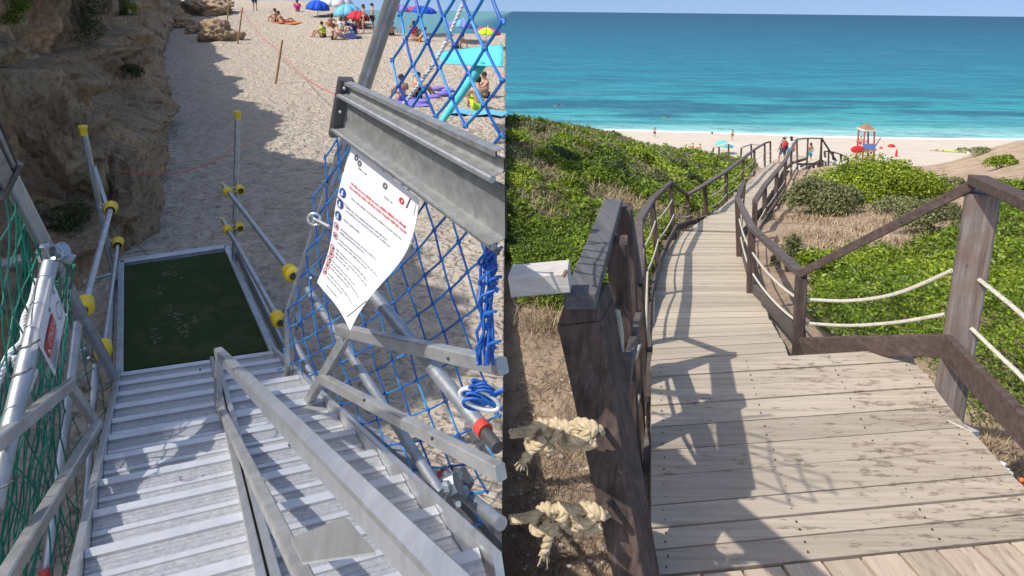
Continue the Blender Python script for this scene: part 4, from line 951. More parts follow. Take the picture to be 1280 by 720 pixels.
for v in (.285, .365, .45):
    disc(mb_, Sp, .085, v, .058, .030); 
    disc(mw, Sp, .085, v-.008, .016, .008, .0042); strip(mw, Sp, .066, .104, v+.002, v+.017, .0042, 1)
for k, v in enumerate((.53, .60, .70, .745, .79, .835, .885)):
    disc(mr, Sp, .075+.012*(k % 2), v, .050, .024, r0=.8); strip(mk_, Sp, .065, .1, v-.01, v+.011, .0026, 1)
tag(mr.build('red_lettering', 'redprint', po), kind='stuff'); tag(mk_.build('black_lettering', 'blackprint', po), kind='stuff'); mb_.build('blue_pictogram', 'blueprint', po); mw.build('white_symbol', 'whiteprint', po)
m = MB(); m.tube([P(513, 248, Y=1.75), P(508, 260, Y=1.75)], .003, 5); m.build('tie', 'dark', po); m = MB(); m.tube([P(395, 215, Y=2.4), P(425, 250, Y=2.1)], .002, 5); m.build('tie', 'dark', po)
m = MB(); m.tube([P(434, 396, Y=1.9), P(458, 376, Y=1.9)], .002, 5); m.build('tie', 'dark', po)
# left warning sign
ql = [P(64, 344, Y=2.52), P(82, 394, Y=2.62), P(68, 470, Y=2.40), P(46, 428, Y=2.22)]
wl, Sw = sheet('warning_sign', 'small white warning sign with red banner reading ATTENZIONE on the left tube', ql, 'sign', .002)
# banner runs up the sheet: text coordinate along v (bottom to top), height along u
mr = MB(); 
def patch(m, u0, u1, v0, v1, o): m.add([Sw(u0, v0, o), Sw(u1, v0, o), Sw(u1, v1, o), Sw(u0, v1, o)], [(0, 1, 2, 3)])
patch(mr, .30, .62, .40, .93, .004); mr.build('red_banner', 'redprint', wl)
def lettering(txt, mapf, parent, mat, name='lettering'):
    cu_ = bpy.data.curves.new('t', 'FONT'); cu_.body = txt; cu_.size = 1; o = bpy.data.objects.new('t', cu_); COL.objects.link(o)
    bpy.context.view_layer.update(); dg = bpy.context.evaluated_depsgraph_get(); me = bpy.data.meshes.new_from_object(o.evaluated_get(dg)); bpy.data.objects.remove(o)
    xs = [v.co.x for v in me.vertices]; ys = [v.co.y for v in me.vertices]; x0, x1, y0, y1 = min(xs), max(xs), min(ys), max(ys); m = MB()
    m.add([mapf((v.co.x-x0)/(x1-x0), (v.co.y-y0)/(y1-y0)) for v in me.vertices], [tuple(p.vertices) for p in me.polygons]); return m.build(name, mat, parent)
lettering('ATTENZIONE', lambda a, b: Sw(lerp(.55, .37, b), lerp(.80, .42, a), .006), wl, 'whiteprint', 'banner_lettering')
m = MB(); m.add([Sw(.40, .90, .006), Sw(.55, .90, .006), Sw(.55, .83, .006)], [(0, 1, 2)]); m.build('warning_triangle', 'whiteprint', wl)
m = MB(); random.seed(3)
for u, v0, v1 in ((.68, .42, .93), (.76, .55, .93), (.84, .5, .93), (.89, .6, .93)):
    v = v0
    while v < v1: L_ = random.uniform(.018, .03); m.add([Sw(u, v, .004), Sw(u+.045, v, .004), Sw(u+.045, v+L_*.6, .004), Sw(u, v+L_*.6, .004)], [(0, 1, 2, 3)]); v += L_
disc(m, Sw, .62, .17, .17, .11, .004, .88); disc(m, Sw, .22, .13, .05, .02, .004, .3); disc(m, Sw, .20, .42, .04, .03, .004, .3)
tag(m.build('black_lettering', 'blackprint', wl), kind='stuff')

for x, y, Y in ((250, 462, 2.9), (299, 470, 2.95), (362, 556, 2.2), (150, 565, 2.9), (382, 508, 3.0), (470, 428, 2.35), (505, 436, 2.2), (560, 448, 1.9), (455, 500, 2.3), (540, 548, 1.9), (40, 527, 2.15), (72, 498, 2.45)):
    m = MB(); p = P(x, y, Y=Y*.985); m.ball(p, .007, 6, 4); m.build('bolt_head', 'dark', st)
# ================================================================ WOODEN WALKWAY (right)
ZD = -2.2
M['screw'] = simple('rusty_screw', (0.16, 0.11, 0.08), 0.5, 0.6)
M['deck_long'] = woodmat('lengthwise_deck', (0.30, 0.235, 0.175), (0.42, 0.34, 0.26), (0.54, 0.45, 0.35), math.radians(90), 0.3)
bw = thing('wooden_walkway', 'weathered plank walkway running down over the dune towards the beach', 'boardwalk', tuple(P(900, 560, Z=ZD)))
def D(px, py): return P(px, py, Z=ZD)
# landing planks: seams measured down the middle of the landing
rows = [447, 463, 480, 498, 524, 553, 585, 621, 648, 674, 706]
pd = Vector((math.cos(math.radians(7.0)), math.sin(math.radians(7.0)), 0))
leftdir = [D(814, 462), D(814, 716)]
redge = [D(985, 441), D(1142, 449), D(1196, 522), D(1242, 570), D(1330, 660), D(1420, 760)]
def cutline(p, d, a, b):
    """where the plank seam p+t*d meets segment a-b"""
    den = d.x*(b.y-a.y)-d.y*(b.x-a.x)
    if abs(den) < 1e-9: return None
    t = ((a.x-p.x)*(b.y-a.y)-(a.y-p.y)*(b.x-a.x))/den; q = p+d*t
    s = (q-a).dot(b-a)/(b-a).length_squared
    return (q, s)
def ends(p):
    l = cutline(p, pd, *leftdir)[0]; r = None
    for a, b in zip(redge[1:-1], redge[2:]):
        q, s = cutline(p, pd, a, b)
        if -0.001 <= s <= 1.001: r = q
    if r is None: r = cutline(p, pd, redge[1], redge[2])[0]
    return l, r
for i in range(len(rows)-1):
    p0, p1 = D(950, rows[i]), D(950, rows[i+1]); l0, r0 = ends(p0); l1, r1 = ends(p1)
    g = 0.0045; z = random.uniform(-.003, .004); e = random.uniform(-.012, .012)
    n = (p0-p1).normalized()*g; m = MB()
    m.prism([l1+n+UP*z, r1+n+pd*e+UP*z, r0-n+pd*e+UP*z, l0-n+UP*z], 0.045); m.build('plank', 'deck', bw)
# longitudinal boards nearest the camera
edge0 = D(950, 707.5)-pd*.3; edge1 = edge0+pd*3
d0 = (edge1-edge0).normalized(); perp = Vector((d0.y, -d0.x, 0))
for i in range(15):
    wdt = .172; a = D(977, 702)-d0*(.172*4)+d0*(wdt*i); b = a+d0*(wdt-.012)
    t0 = cutline(a, perp, edge0, edge1)[0]; a = t0+perp*.008; b = a+d0*(wdt-.014)
    z = UP*random.uniform(-.004, .003); ln = 1.3; sl_ = d0*(.03+i*.004)
    m = MB(); m.prism([a+perp*ln+sl_+z, b+perp*ln+sl_+z, b+z, a+z], .05); m.build('board', 'deck_long', bw)

# screw heads over the joists
m = MB()
for i in range(len(rows)-1):
    l0, r0 = ends(D(950, lerp(rows[i], rows[i+1], .3))); l1, r1 = ends(D(950, lerp(rows[i], rows[i+1], .72)))
    for l, r in ((l0, r0), (l1, r1)):
        for s in (.035, .36, .68, .955):
            p = l.lerp(r, s)+UP*.004+Vector((random.gauss(0, .003), random.gauss(0, .003), 0)); m.tube([p-UP*.004, p+UP*.0012], .0042, 8)
tag(m.build('screw_heads', 'screw', bw), kind='stuff')
# underside beams of the landing
for a, b in ((D(822, 470), D(822, 712)), (D(1130, 458), D(1225, 570)), (D(1000, 470), D(1050, 700))):
    m = MB(); m.bar(a-UP*.12, b-UP*.12, .07, .14, bev=.05); m.build('joist', 'rail', bw)
# lower walkway: centre line with width, planks laid across
LE = [P(815, 458, Z=ZD-.012), P(815, 372, Y=6.05), P(829, 322, Y=8.8), P(853, 288, Y=11.6)]
RE = [P(988, 446, Z=ZD-.012), P(948, 372, Y=6.05), P(932, 322, Y=8.8), P(924, 290, Y=11.6)]
LE2 = [P(860, 287.2, Y=11.7), P(905, 256, Y=15), P(930, 232, Y=21), P(952, 212, Y=31), P(968, 200, Y=40), P(985, 192, Y=46)]
RE2 = [P(925.5, 289.2, Y=11.7), P(952, 258, Y=15), P(968, 233, Y=21), P(978, 213, Y=31), P(990, 202, Y=40), P(1010, 196, Y=46)]
def along(pts, step_):
    d = [0]
    for a, b in zip(pts[:-1], pts[1:]): d.append(d[-1]+(b-a).length)
    return d
def planks(LE, RE, pitch, parent, mat='ramp', thick=.04, name='plank'):
    C_ = [a.lerp(b, .5) for a, b in zip(LE, RE)]; d = along(C_, pitch); n = int(d[-1]/pitch)
    def at(L_, s):
        for i in range(len(d)-1):
            if s <= d[i+1] or i == len(d)-2: return L_[i].lerp(L_[i+1], (s-d[i])/(d[i+1]-d[i]))
    for k in range(n):
        s0, s1 = k*pitch+.004, (k+1)*pitch-.005; e = random.uniform(-.01, .01); z = UP*random.uniform(-.003, .003)
        a, b, c, f = at(LE, s0), at(RE, s0), at(RE, s1), at(LE, s1); x = (b-a).normalized()
        m = MB(); m.prism([a+x*e+z, b+x*e+z, c+x*e+z, f+x*e+z], thick); m.build(name, mat, parent)
planks(LE, RE, .145, bw)
planks(LE2, RE2, .32, bw)
for Q in (LE, RE, LE2, RE2):
    for a, b in zip(Q[:-1], Q[1:]):
        m = MB(); m.bar(a-UP*.13, b-UP*.13, .06, .15); m.build('joist', 'rail', bw)
def railing(name, label, posts, H, th=.085, rw=.09, rh=.05, kick=True, ropes=2, matp='post', matr='rail', group=None, sag=.05, kh=.12, open_=None, ropemat='greyrope', rr=.011):
    """posts: list of (foot, top) in metres; one thing with its posts, rails, kick boards and sagging ropes"""
    t = thing(name, label, 'railing', tuple(posts[0][0]), group)
    for f, tp in posts:
        m = MB(); m.bar(f-UP*.45, tp-UP*rh*.5, th, th, up=Vector((.3, 1, 0)), bev=.08); m.build('post', matp, t)
    for i in range(len(posts)-1):
        (f0, t0), (f1, t1) = posts[i], posts[i+1]; d = (t1-t0).normalized()
        m = MB(); m.bar(t0-d*.012, t1+d*.012, rw, rh, bev=.1); m.build('top_rail', matr, t)
        if kick: m = MB(); m.bar(f0+UP*.10, f1+UP*.10, .035, kh); m.build('kick_board', matr, t)
        for k in range(ropes):
            v = .36+.30*k; a, b = f0.lerp(t0, v), f1.lerp(t1, v)
            m = MB(); pts = [a.lerp(b, s)-UP*(sag*4*s*(1-s)) for s in np.linspace(0, 1, 9)]
            if (a-Vector((0, 0, 0))).length < 9: strandrope(m, pts, rr, .06)
            else: m.tube(pts, .012, 6)
            m.build('rope', ropemat, t, smooth=True)
    return t
def fp(bx, by, tx, ty, Y):
    f = P(bx, by, Y=Y); tp = P(tx, ty, Y=Y); return (f, tp)
# right side of the steep part: small corner post then up to the bend
railing('rope_railing', 'dark handrail with two ropes along the right side of the steep walkway', [
    fp(1002, 440, 1002, 342, 4.2), fp(941, 372, 940, 285, 6.3), fp(928, 322, 922, 248, 8.9), fp(925, 290, 930, 227, 11.4)], 1, th=.075, rw=.075, rh=.05)
railing('rope_railing', 'far right handrail with dark posts running down to the bend in the walkway', [
    fp(944, 300, 944, 251, 12.2), fp(958, 276, 956, 232, 14.2), fp(971, 256, 971, 214, 17.5), fp(981, 240, 982, 200, 22), fp(990, 222, 989, 187, 30), fp(998, 207, 996, 174, 38), fp(1009, 207, 1010, 173, 41), fp(1025, 205, 1027, 173, 44)], 1, th=.10, rw=.11, rh=.07, ropes=1, sag=.02)
# left side
railing('rope_railing', 'curving handrail with two pale ropes along the left side of the steep walkway', [
    fp(813, 465, 797, 350, 4.15), fp(816, 372, 798, 277, 6.1), fp(828, 325, 815, 250, 8.8), fp(845, 290, 838, 228, 11.5), fp(866, 284, 859, 244, 13)], 1, th=.08, rw=.085, rh=.055)
railing('rope_railing', 'far left handrail with dark posts beside the green scrub', [
    fp(886, 276, 881, 231, 13.6), fp(909, 258, 908, 214, 17), fp(929, 240, 929, 198, 22), fp(944, 224, 943, 187, 29), fp(957, 214, 956, 179, 36), fp(964, 211, 963, 177, 38)], 1, th=.10, rw=.11, rh=.07, ropes=2, sag=.08)
j = MB(); a, b = P(859, 244, Y=13), P(881, 231, Y=13.6); j.bar(a, b, .09, .06); jt = thing('handrail_link', 'short dark handrail joining the curving rail to the far left rail', 'railing', tuple(a)); j.build('top_rail', 'rail', jt)
j = MB(); j.bar(P(866, 280, Y=13), P(886, 272, Y=13.6), .05, .16); j.build('kick_board', 'rail', jt)
# distant railing on the dune left of the bend
railing('distant_railing', 'small distant railing crossing the crest of the left dune above the white beach', [
    fp(890, 192, 892, 184, 52), fp(899, 191, 899, 183, 52), fp(911, 192, 911, 179, 52), fp(926, 196, 927, 184, 50), fp(940, 196, 939, 180, 52), fp(956, 196, 956, 182, 52)], 1, th=.14, rw=.16, rh=.12, ropes=1, kick=False, matr='palewood', sag=.01)
# the last flight, turning right and down
fl = thing('lower_steps', 'last flight of wooden steps turning right behind the bend', 'steps', tuple(P(1015, 205, Y=45)))
La = [P(1000, 210, Y=44), P(1028, 197, Y=45.5)]; Ra = [P(1008, 213, Y=42), P(1034, 201, Y=43.5)]
planks([P(1000, 206, Y=44), P(1026, 195, Y=48)], [P(1004, 213, Y=42), P(1030, 200, Y=45)], .4, fl, thick=.1)
m = MB(); m.bar(P(1001, 213, Y=41.5), P(1027, 199.5, Y=44.6), .1, .28); m.build('stringer', 'palewood', fl)
for k in range(5):
    a = P(1006+k*5.5, 209-k*2.2, Y=42.5); m = MB(); m.bar(a, a-UP*1.3+Vector((.15, 0, 0)), .13, .13); m.build('support_post', 'post', fl)
for k in range(8):
    a = P(1030+k*4.0, 201+k*1.1, Y=46); m = MB(); m.bar(a, a+Vector((.35, 1.2, 0)), .28, .07); m.build('step', 'palewood', fl)
railing('rope_railing', 'short dark handrail dropping to the right at the end of the walkway', [fp(1027, 205, 1027, 173, 44.2), fp(1036, 208, 1036, 187, 46), fp(1046, 210, 1046, 202, 48)], 1, th=.12, rw=.12, rh=.08, ropes=0, kick=False)
railing('rope_railing', 'low dark posts and rail beyond the last steps at the edge of the bush', [fp(1033, 203, 1031, 189, 52), fp(1043, 203, 1041, 190, 53), fp(1053, 204, 1051, 193, 54), fp(1062, 206, 1060, 198, 55)], 1, th=.16, rw=.14, rh=.1, ropes=0, kick=False)

# ---- near left railing (the big dark posts and the sawn handrail)
nr = thing('near_railing', 'massive near handrail on dark posts at the left edge of the landing', 'railing', tuple(P(785, 700, Z=-2.2)))
def beam(name, mat, a, b, w, h, up=UP, bev=.08): m = MB(); m.bar(a, b, w, h, up, bev); return m.build(name, mat, nr)
def frustum(name, mat, T, B): # four top corners, four bottom corners
    m = MB(); n = 4; m.add(list(T)+list(B), [(0, 1, 2, 3), (7, 6, 5, 4)]+[(i, i+4, (i+1) % 4+4, (i+1) % 4) for i in range(4)])
    o = m.build(name, mat, nr); bv = o.modifiers.new('b', 'BEVEL'); bv.width = .008; bv.segments = 2; return o
# near post: front face measured, then given its depth away from the viewer
ft = [P(706, 378, Y=2.205), P(746, 379, Y=2.161)]; fb = [P(776, 770, Y=1.852), P(813, 770, Y=1.823)]
kn = [P(696, 408, Y=2.190), P(751, 402, Y=2.146)]
dv = Vector((.08, .20, 0)); dvb = Vector((.075, .21, 0))
def ext2(a, b, k): return a+(b-a)*k
low0, low1 = ext2(kn[0], fb[0], 1.7), ext2(kn[1], fb[1], 1.7)
frustum('post', 'post', [kn[0], kn[1], kn[1]+dv, kn[0]+dv], [low0, low1, low1+dvb, low0+dvb])
frustum('post_head', 'post', [ft[0], ft[1], ft[1]+dv*.95, ft[0]+dv*.95], [kn[0]+UP*.0005, kn[1]+UP*.0005, kn[1]+dv*.99+UP*.0005, kn[0]+dv*.99+UP*.0005])
# handrail cap: from the near post to the far post
ra, rb = P(725, 372, Y=1.47), P(766, 249, Y=2.95)
ct = [P(705, 366, Y=2.14), P(746, 366, Y=2.12), P(778, 248, Y=3.4), P(755, 248, Y=3.4)]
frustum('handrail_cap', 'railtop', ct, [v-UP*.07 for v in ct])
# far post, middle post, lower boards of that railing
def post3(x, ytop, Yt, xb, w=.085, d=.10, ztop=None):
    a = P(x, ytop, Y=Yt); z = a.z; b = P(xb, 560, Y=Yt); m = MB(); b = Vector((b.x, Yt, -2.75)); m.bar(b, a, w, d, up=Vector((.2, 1, 0)), bev=.08); return m.build('post', 'post', nr)
post3(779, 258, 3.42, 800, .10, .13)
post3(771, 300, 2.85, 803, .10, .13)
for (x0, y0, Y0, x1, y1, Y1, w, h) in ((783, 470, 2.35, 798, 400, 3.4, .035, .12), (800, 700, 2.35, 812, 520, 3.4, .04, .18)):
    beam('side_board', 'rail', P(x0, y0, Y=Y0), P(x1, y1, Y=Y1), w, h)
# continuing top rail from far post into the curving railing
beam('handrail_cap', 'railtop', P(782, 262, Y=3.42), P(797, 350, Y=4.15), .07, .05)
for k, (a, b) in enumerate(((P(771, 388, Y=2.48), P(776, 440, Y=2.48)), (P(778, 462, Y=2.5), P(782, 500, Y=2.5)))):
    m = MB(); strandrope(m, [a, a.lerp(b, .5)+Vector((.006, -.01, 0)), b], .014, .06); m.build('rope', 'greyrope', nr, smooth=True)
for k in range(2):
    m = MB(); a, b = P(774, 470+90*k, Y=2.4), P(800, 430+60*k, Y=3.4); strandrope(m, [a, a.lerp(b, .5)-UP*.06, b], .011, .06); m.build('rope', 'greyrope', nr, smooth=True)
# pale beam leaving the near post to the left
pb = thing('pale_handrail', 'silvery bare timber handrail running left from the near post over the scrub', 'handrail', tuple(P(680, 350, Y=2.1)))
m = MB(); m.bar(P(640, 351, Y=2.13), P(712, 345, Y=2.10), .12, .080, bev=.08); m.build('beam', 'palewood', pb)
m = MB(); m.tube([P(708, 338, Y=2.02), P(704, 346, Y=2.02)], .007, 8); m.build('peg', 'brownwood', pb)
# knotted rope ends
def knotrope(label, pts, ktail, r, lx):
    t = thing('rope_end', label, 'rope', tuple(pts[0])); m = MB(); strandrope(m, pts, r, .085); m.build('rope', 'manila', t, smooth=True)
    m = MB()
    for q in ktail: strandrope(m, q, r*.95, .085)
    m.build('knot', 'manila', t, smooth=True)
    m = MB()
    return t, m
def fray(m, p, d, n=40, L_=.028):
    for k in range(n):
        e = Vector((random.gauss(0, .012), random.gauss(0, .012), random.gauss(0, .012))); m.tube([p, p+d*L_*.5+e*.7, p+d*L_+e*1.0-UP*.004], .0022, 4, cap=False)
def W(x, y, Y): return P(x, y, Y=Y)
for base_y, lab in ((541, 'upper knotted natural rope end tied to the near dark post'), (646, 'lower knotted natural rope end tied to the near dark post')):
    o = base_y-541; dx_ = 6 if o else 0; Yk = 1.92
    main = [W(640, base_y-1+(4 if o else 2), 2.25), W(655, base_y-1+(3 if o else 0), 2.19), W(672, base_y-2, 2.08), W(700, base_y, 2.00), W(728+dx_, base_y-4, 1.93), W(752+dx_, base_y-2, 1.88)]
    kn_ = []
    def loop(cx, cy, rx, ry, tilt, Y, n=10, ph=0.0, span=5.6):
        out = []
        for k in range(n):
            t = ph+span*k/(n-1); x = rx*math.cos(t); y = ry*math.sin(t); out.append(W(cx+x*math.cos(tilt)-y*math.sin(tilt), cy+x*math.sin(tilt)+y*math.cos(tilt), Y-.028*math.cos(t*1.0)))
        return out
    kn_.append(loop(672+dx_, base_y+3, 9, 17, .45, Yk+.09)); kn_.append(loop(691+dx_, base_y+2, 7, 16, .35, Yk+.06, ph=1))
    kn_.append(loop(708+dx_, base_y+3, 7, 14, -.3, Yk+.04, ph=2)); kn_.append(loop(733+dx_, base_y+2, 13, 13, .2, Yk-.02, ph=.5)); kn_.append(loop(724+dx_, base_y-2, 10, 12, .9, Yk-.01, ph=2))
    kn_.append([W(672, base_y+12, Yk+.09), W(662, base_y+24, Yk+.08), W(656, base_y+34, Yk+.08)] if not o else [W(694, base_y+10, Yk+.06), W(686, base_y+26, Yk+.05), W(681, base_y+44, Yk+.05)])
    t, m = knotrope(lab, main, kn_, .020, 0)
    e = kn_[-1][-1]; dd_ = (kn_[-1][-1]-kn_[-1][-2]).normalized(); fray(m, e, dd_, 34, .03); tag(m.build('frayed_end', 'manila', t), kind='stuff')
for x, y, x2, y2 in ((757, 537, 746, 543), (770, 622, 756, 633)):
    m = MB(); m.tube([P(x, y, Y=2.06), P(x2, y2, Y=1.86)], .012, 10); m.build('peg', 'rail_dark', nr, smooth=True)
# ---- near right railing
rrg = thing('near_railing', 'big weathered corner post and handrails with ropes on the right of the landing', 'railing', tuple(P(1190, 500, Y=3.5)))
YR = 3.48
tp = P(1229, 240, Y=YR); bt = P(1186, 505, Y=YR); bt2 = tp+(bt-tp)*1.45
m = MB(); m.bar(bt2, tp, .165, .165, up=Vector((.72, 1, 0)), bev=.06); o = m.build('post', 'upright_big', rrg)
def seg2(name, mat, a, b, w, h, up=UP, bev=.08): m = MB(); m.bar(a, b, w, h, up, bev); return m.build(name, mat, rrg)
tc_ = P(1226, 226, Y=YR-.04); sp_ = P(1002, 341, Y=4.2)
seg2('top_rail', 'rail_dark', tc_+Vector((.0, 0, 0)), sp_, .085, .055)
seg2('top_rail', 'rail_dark', tc_+Vector((-.02, 0, .004)), P(1340, 278, Y=2.55), .10, .06)
seg2('kick_board', 'rail_dark', P(1186, 431, Y=YR+.02), P(1003, 434, Y=4.12), .035, .135)
seg2('kick_board', 'rail_dark', P(1182, 432, Y=YR-.02), P(1330, 590, Y=2.45), .045, .16)
def rope_(pts, r=.0135): m = MB(); strandrope(m, pts, r, .055); m.build('rope', 'greyrope', rrg, smooth=True)
rope_([P(1006, 374, Y=4.2), P(1060, 376, Y=4.05), P(1120, 367, Y=3.8), P(1190, 338, Y=3.55)], .0125)
rope_([P(1006, 404, Y=4.2), P(1060, 407, Y=4.05), P(1120, 403, Y=3.8), P(1180, 393, Y=3.55)], .0125)
rope_([P(1222, 348, Y=3.42), P(1250, 370, Y=3.1), P(1282, 397, Y=2.8), P(1340, 450, Y=2.4)], .0125)
rope_([P(1212, 408, Y=3.42), P(1245, 440, Y=3.1), P(1282, 476, Y=2.8), P(1340, 545, Y=2.4)], .0125)
for x, y in ((1224, 350), (1214, 410)):
    m = MB(); a = P(x, y, Y=3.40); m.tube([a+Vector((-.02, .05, 0)), a+Vector((.01, -.02, 0))], .018, 10); m.build('peg', 'brownwood', rrg, smooth=True)
for x, y in ((1196, 300), (1203, 455), (1198, 470), (1120, 431), (1020, 432), (1180, 246)):
    m = MB(); m.ball(P(x, y, Y=(3.36 if x > 1150 else 3.9)), .009, 7, 4, (1, .4, 1)); m.build('bolt_head', 'screw', rrg)
m = MB(); m.bar(D(1196, 535)-UP*.25, D(1205, 528)-UP*.02, .12, .12); m.build('stub_post', 'palewood', rrg)
m = MB()
for k in range(14): m.ball(P(1250+k*1.6, 578+k*2.0, Y=3.0)+Vector((random.gauss(0, .01), random.gauss(0, .01), random.gauss(0, .01))), random.uniform(.010, .022), 5, 3, (1.6, 1, .4))
tag(m.build('litter', 'whiteprint'), 'crumpled white paper scrap in the gap by the right deck edge', 'litter')
m = MB(); m.ball(P(1273, 606, Y=2.95), .022, 6, 4, (1.3, 1, .5)); m.ball(P(1277, 600, Y=2.95), .014, 6, 4); tag(m.build('leaf_scrap', 'orange'), 'small orange scrap below the white paper in the gap', 'litter')
# ================================================================ PEOPLE, PARASOLS, BEACH THINGS
J = dict  # joint tables
def limbs(pose, rnd):
    """joint positions for a 1.72 m body facing +y; returns dict of points"""
    r = rnd.uniform
    if pose == 'stand' or pose == 'walk' or pose == 'arms_up' or pose == 'bag':
        st_ = .16 if pose == 'walk' else .02
        j = dict(pel=(0, 0, .93), wai=(0, .01, 1.08), che=(0, 0, 1.28), nec=(0, 0, 1.45), hea=(0, .02, 1.56), top=(0, .01, 1.66),
                 hl=(-.10, 0, .90), hr=(.10, 0, .90), kl=(-.11, .06+st_*.6, .48), kr=(.11, .03-st_*.3, .48), al=(-.12, st_, .08), ar=(.12, -st_*1.1, .08+.04*(st_ > .1)), tl=(-.13, st_+.17, .03), tr=(.13, -st_*1.1+.17, .03),
                 sl=(-.18, 0, 1.40), sr=(.18, 0, 1.40), el=(-.25, -.03, 1.12), er=(.25, -.03, 1.12), wl=(-.26, .09, .88), wr=(.26, .10, .88))
        if pose == 'arms_up': j.update(el=(-.38, .08, 1.50), er=(.38, .08, 1.50), wl=(-.17, .12, 1.68), wr=(.17, .12, 1.68))
        if pose == 'bag': j.update(er=(.27, .12, 1.15), wr=(.22, .32, 1.22))
    elif pose == 'sit':
        j = dict(pel=(0, 0, .13), wai=(0, -.05, .28), che=(0, -.04, .48), nec=(0, .02, .65), hea=(0, .07, .75), top=(0, .07, .86),
                 hl=(-.10, .02, .12), hr=(.10, .02, .12), kl=(-.15, .42, .46), kr=(.15, .40, .42), al=(-.13, .62, .08), ar=(.14, .66, .08), tl=(-.14, .80, .04), tr=(.15, .84, .04),
                 sl=(-.18, -.02, .58), sr=(.18, -.02, .58), el=(-.27, .16, .40), er=(.27, .16, .38), wl=(-.16, .38, .46), wr=(.16, .38, .42))
    elif pose == 'lean':
        j = dict(pel=(0, 0, .12), wai=(0, -.12, .24), che=(0, -.25, .38), nec=(0, -.34, .52), hea=(0, -.34, .63), top=(0, -.36, .74),
                 hl=(-.10, .02, .12), hr=(.10, .02, .12), kl=(-.14, .42, .36), kr=(.14, .46, .16), al=(-.13, .72, .08), ar=(.14, .88, .07), tl=(-.14, .88, .08), tr=(.15, .96, .18),
                 sl=(-.18, -.30, .46), sr=(.18, -.30, .46), el=(-.28, -.45, .28), er=(.28, -.45, .28), wl=(-.28, -.42, .05), wr=(.28, -.42, .05))
    elif pose == 'lie':
        j = dict(pel=(0, 0, .12), wai=(0, -.16, .11), che=(0, -.36, .13), nec=(0, -.54, .15), hea=(0, -.65, .17), top=(0, -.76, .18),
                 hl=(-.10, .03, .11), hr=(.10, .03, .11), kl=(-.13, .45, .12), kr=(.13, .45, .10), al=(-.12, .85, .08), ar=(.13, .85, .07), tl=(-.15, .93, .16), tr=(.16, .93, .15),
                 sl=(-.18, -.48, .13), sr=(.18, -.48, .13), el=(-.34, -.55, .07), er=(.34, -.55, .07), wl=(-.20, -.76, .08), wr=(.20, -.76, .08))
    elif pose == 'swim':
        j = dict(pel=(0, -.2, -.75), wai=(0, -.12, -.6), che=(0, -.04, -.38), nec=(0, 0, -.06), hea=(0, .02, .08), top=(0, .02, .19),
                 hl=(-.1, -.2, -.8), hr=(.1, -.2, -.8), kl=(-.1, -.3, -1.2), kr=(.1, -.3, -1.2), al=(-.1, -.5, -1.5), ar=(.1, -.5, -1.5), tl=(-.1, -.5, -1.6), tr=(.1, -.5, -1.6),
                 sl=(-.18, 0, -.12), sr=(.18, 0, -.12), el=(-.42, .1, -.05), er=(.42, .1, -.05), wl=(-.5, .35, .05), wr=(.5, .35, .02))
    return {k: Vector(v) for k, v in j.items()}
RAD = dict(pel=.135, wai=.115, che=.135, nec=.055, hea=.088, top=.07, hl=.095, hr=.095, kl=.058, kr=.058, al=.038, ar=.038, tl=.028, tr=.028, sl=.062, sr=.062, el=.040, er=.040, wl=.026, wr=.026)
def skinned(name, pts, edges, radii, mat, parent, root=0, sub=1):
    me = bpy.data.meshes.new(name); me.from_pydata([tuple(p) for p in pts], edges, []); o = bpy.data.objects.new(name, me); COL.objects.link(o); o.parent = parent
    me.materials.append(M[mat]); md = o.modifiers.new('skin', 'SKIN'); md.use_smooth_shade = True
    for i, v in enumerate(me.skin_vertices[0].data): v.radius = (radii[i], radii[i]*(.82 if radii[i] > .1 else 1)); v.use_root = (i == root)
    if sub: sm = o.modifiers.new('sub', 'SUBSURF'); sm.levels = sub; sm.render_levels = sub
    return o
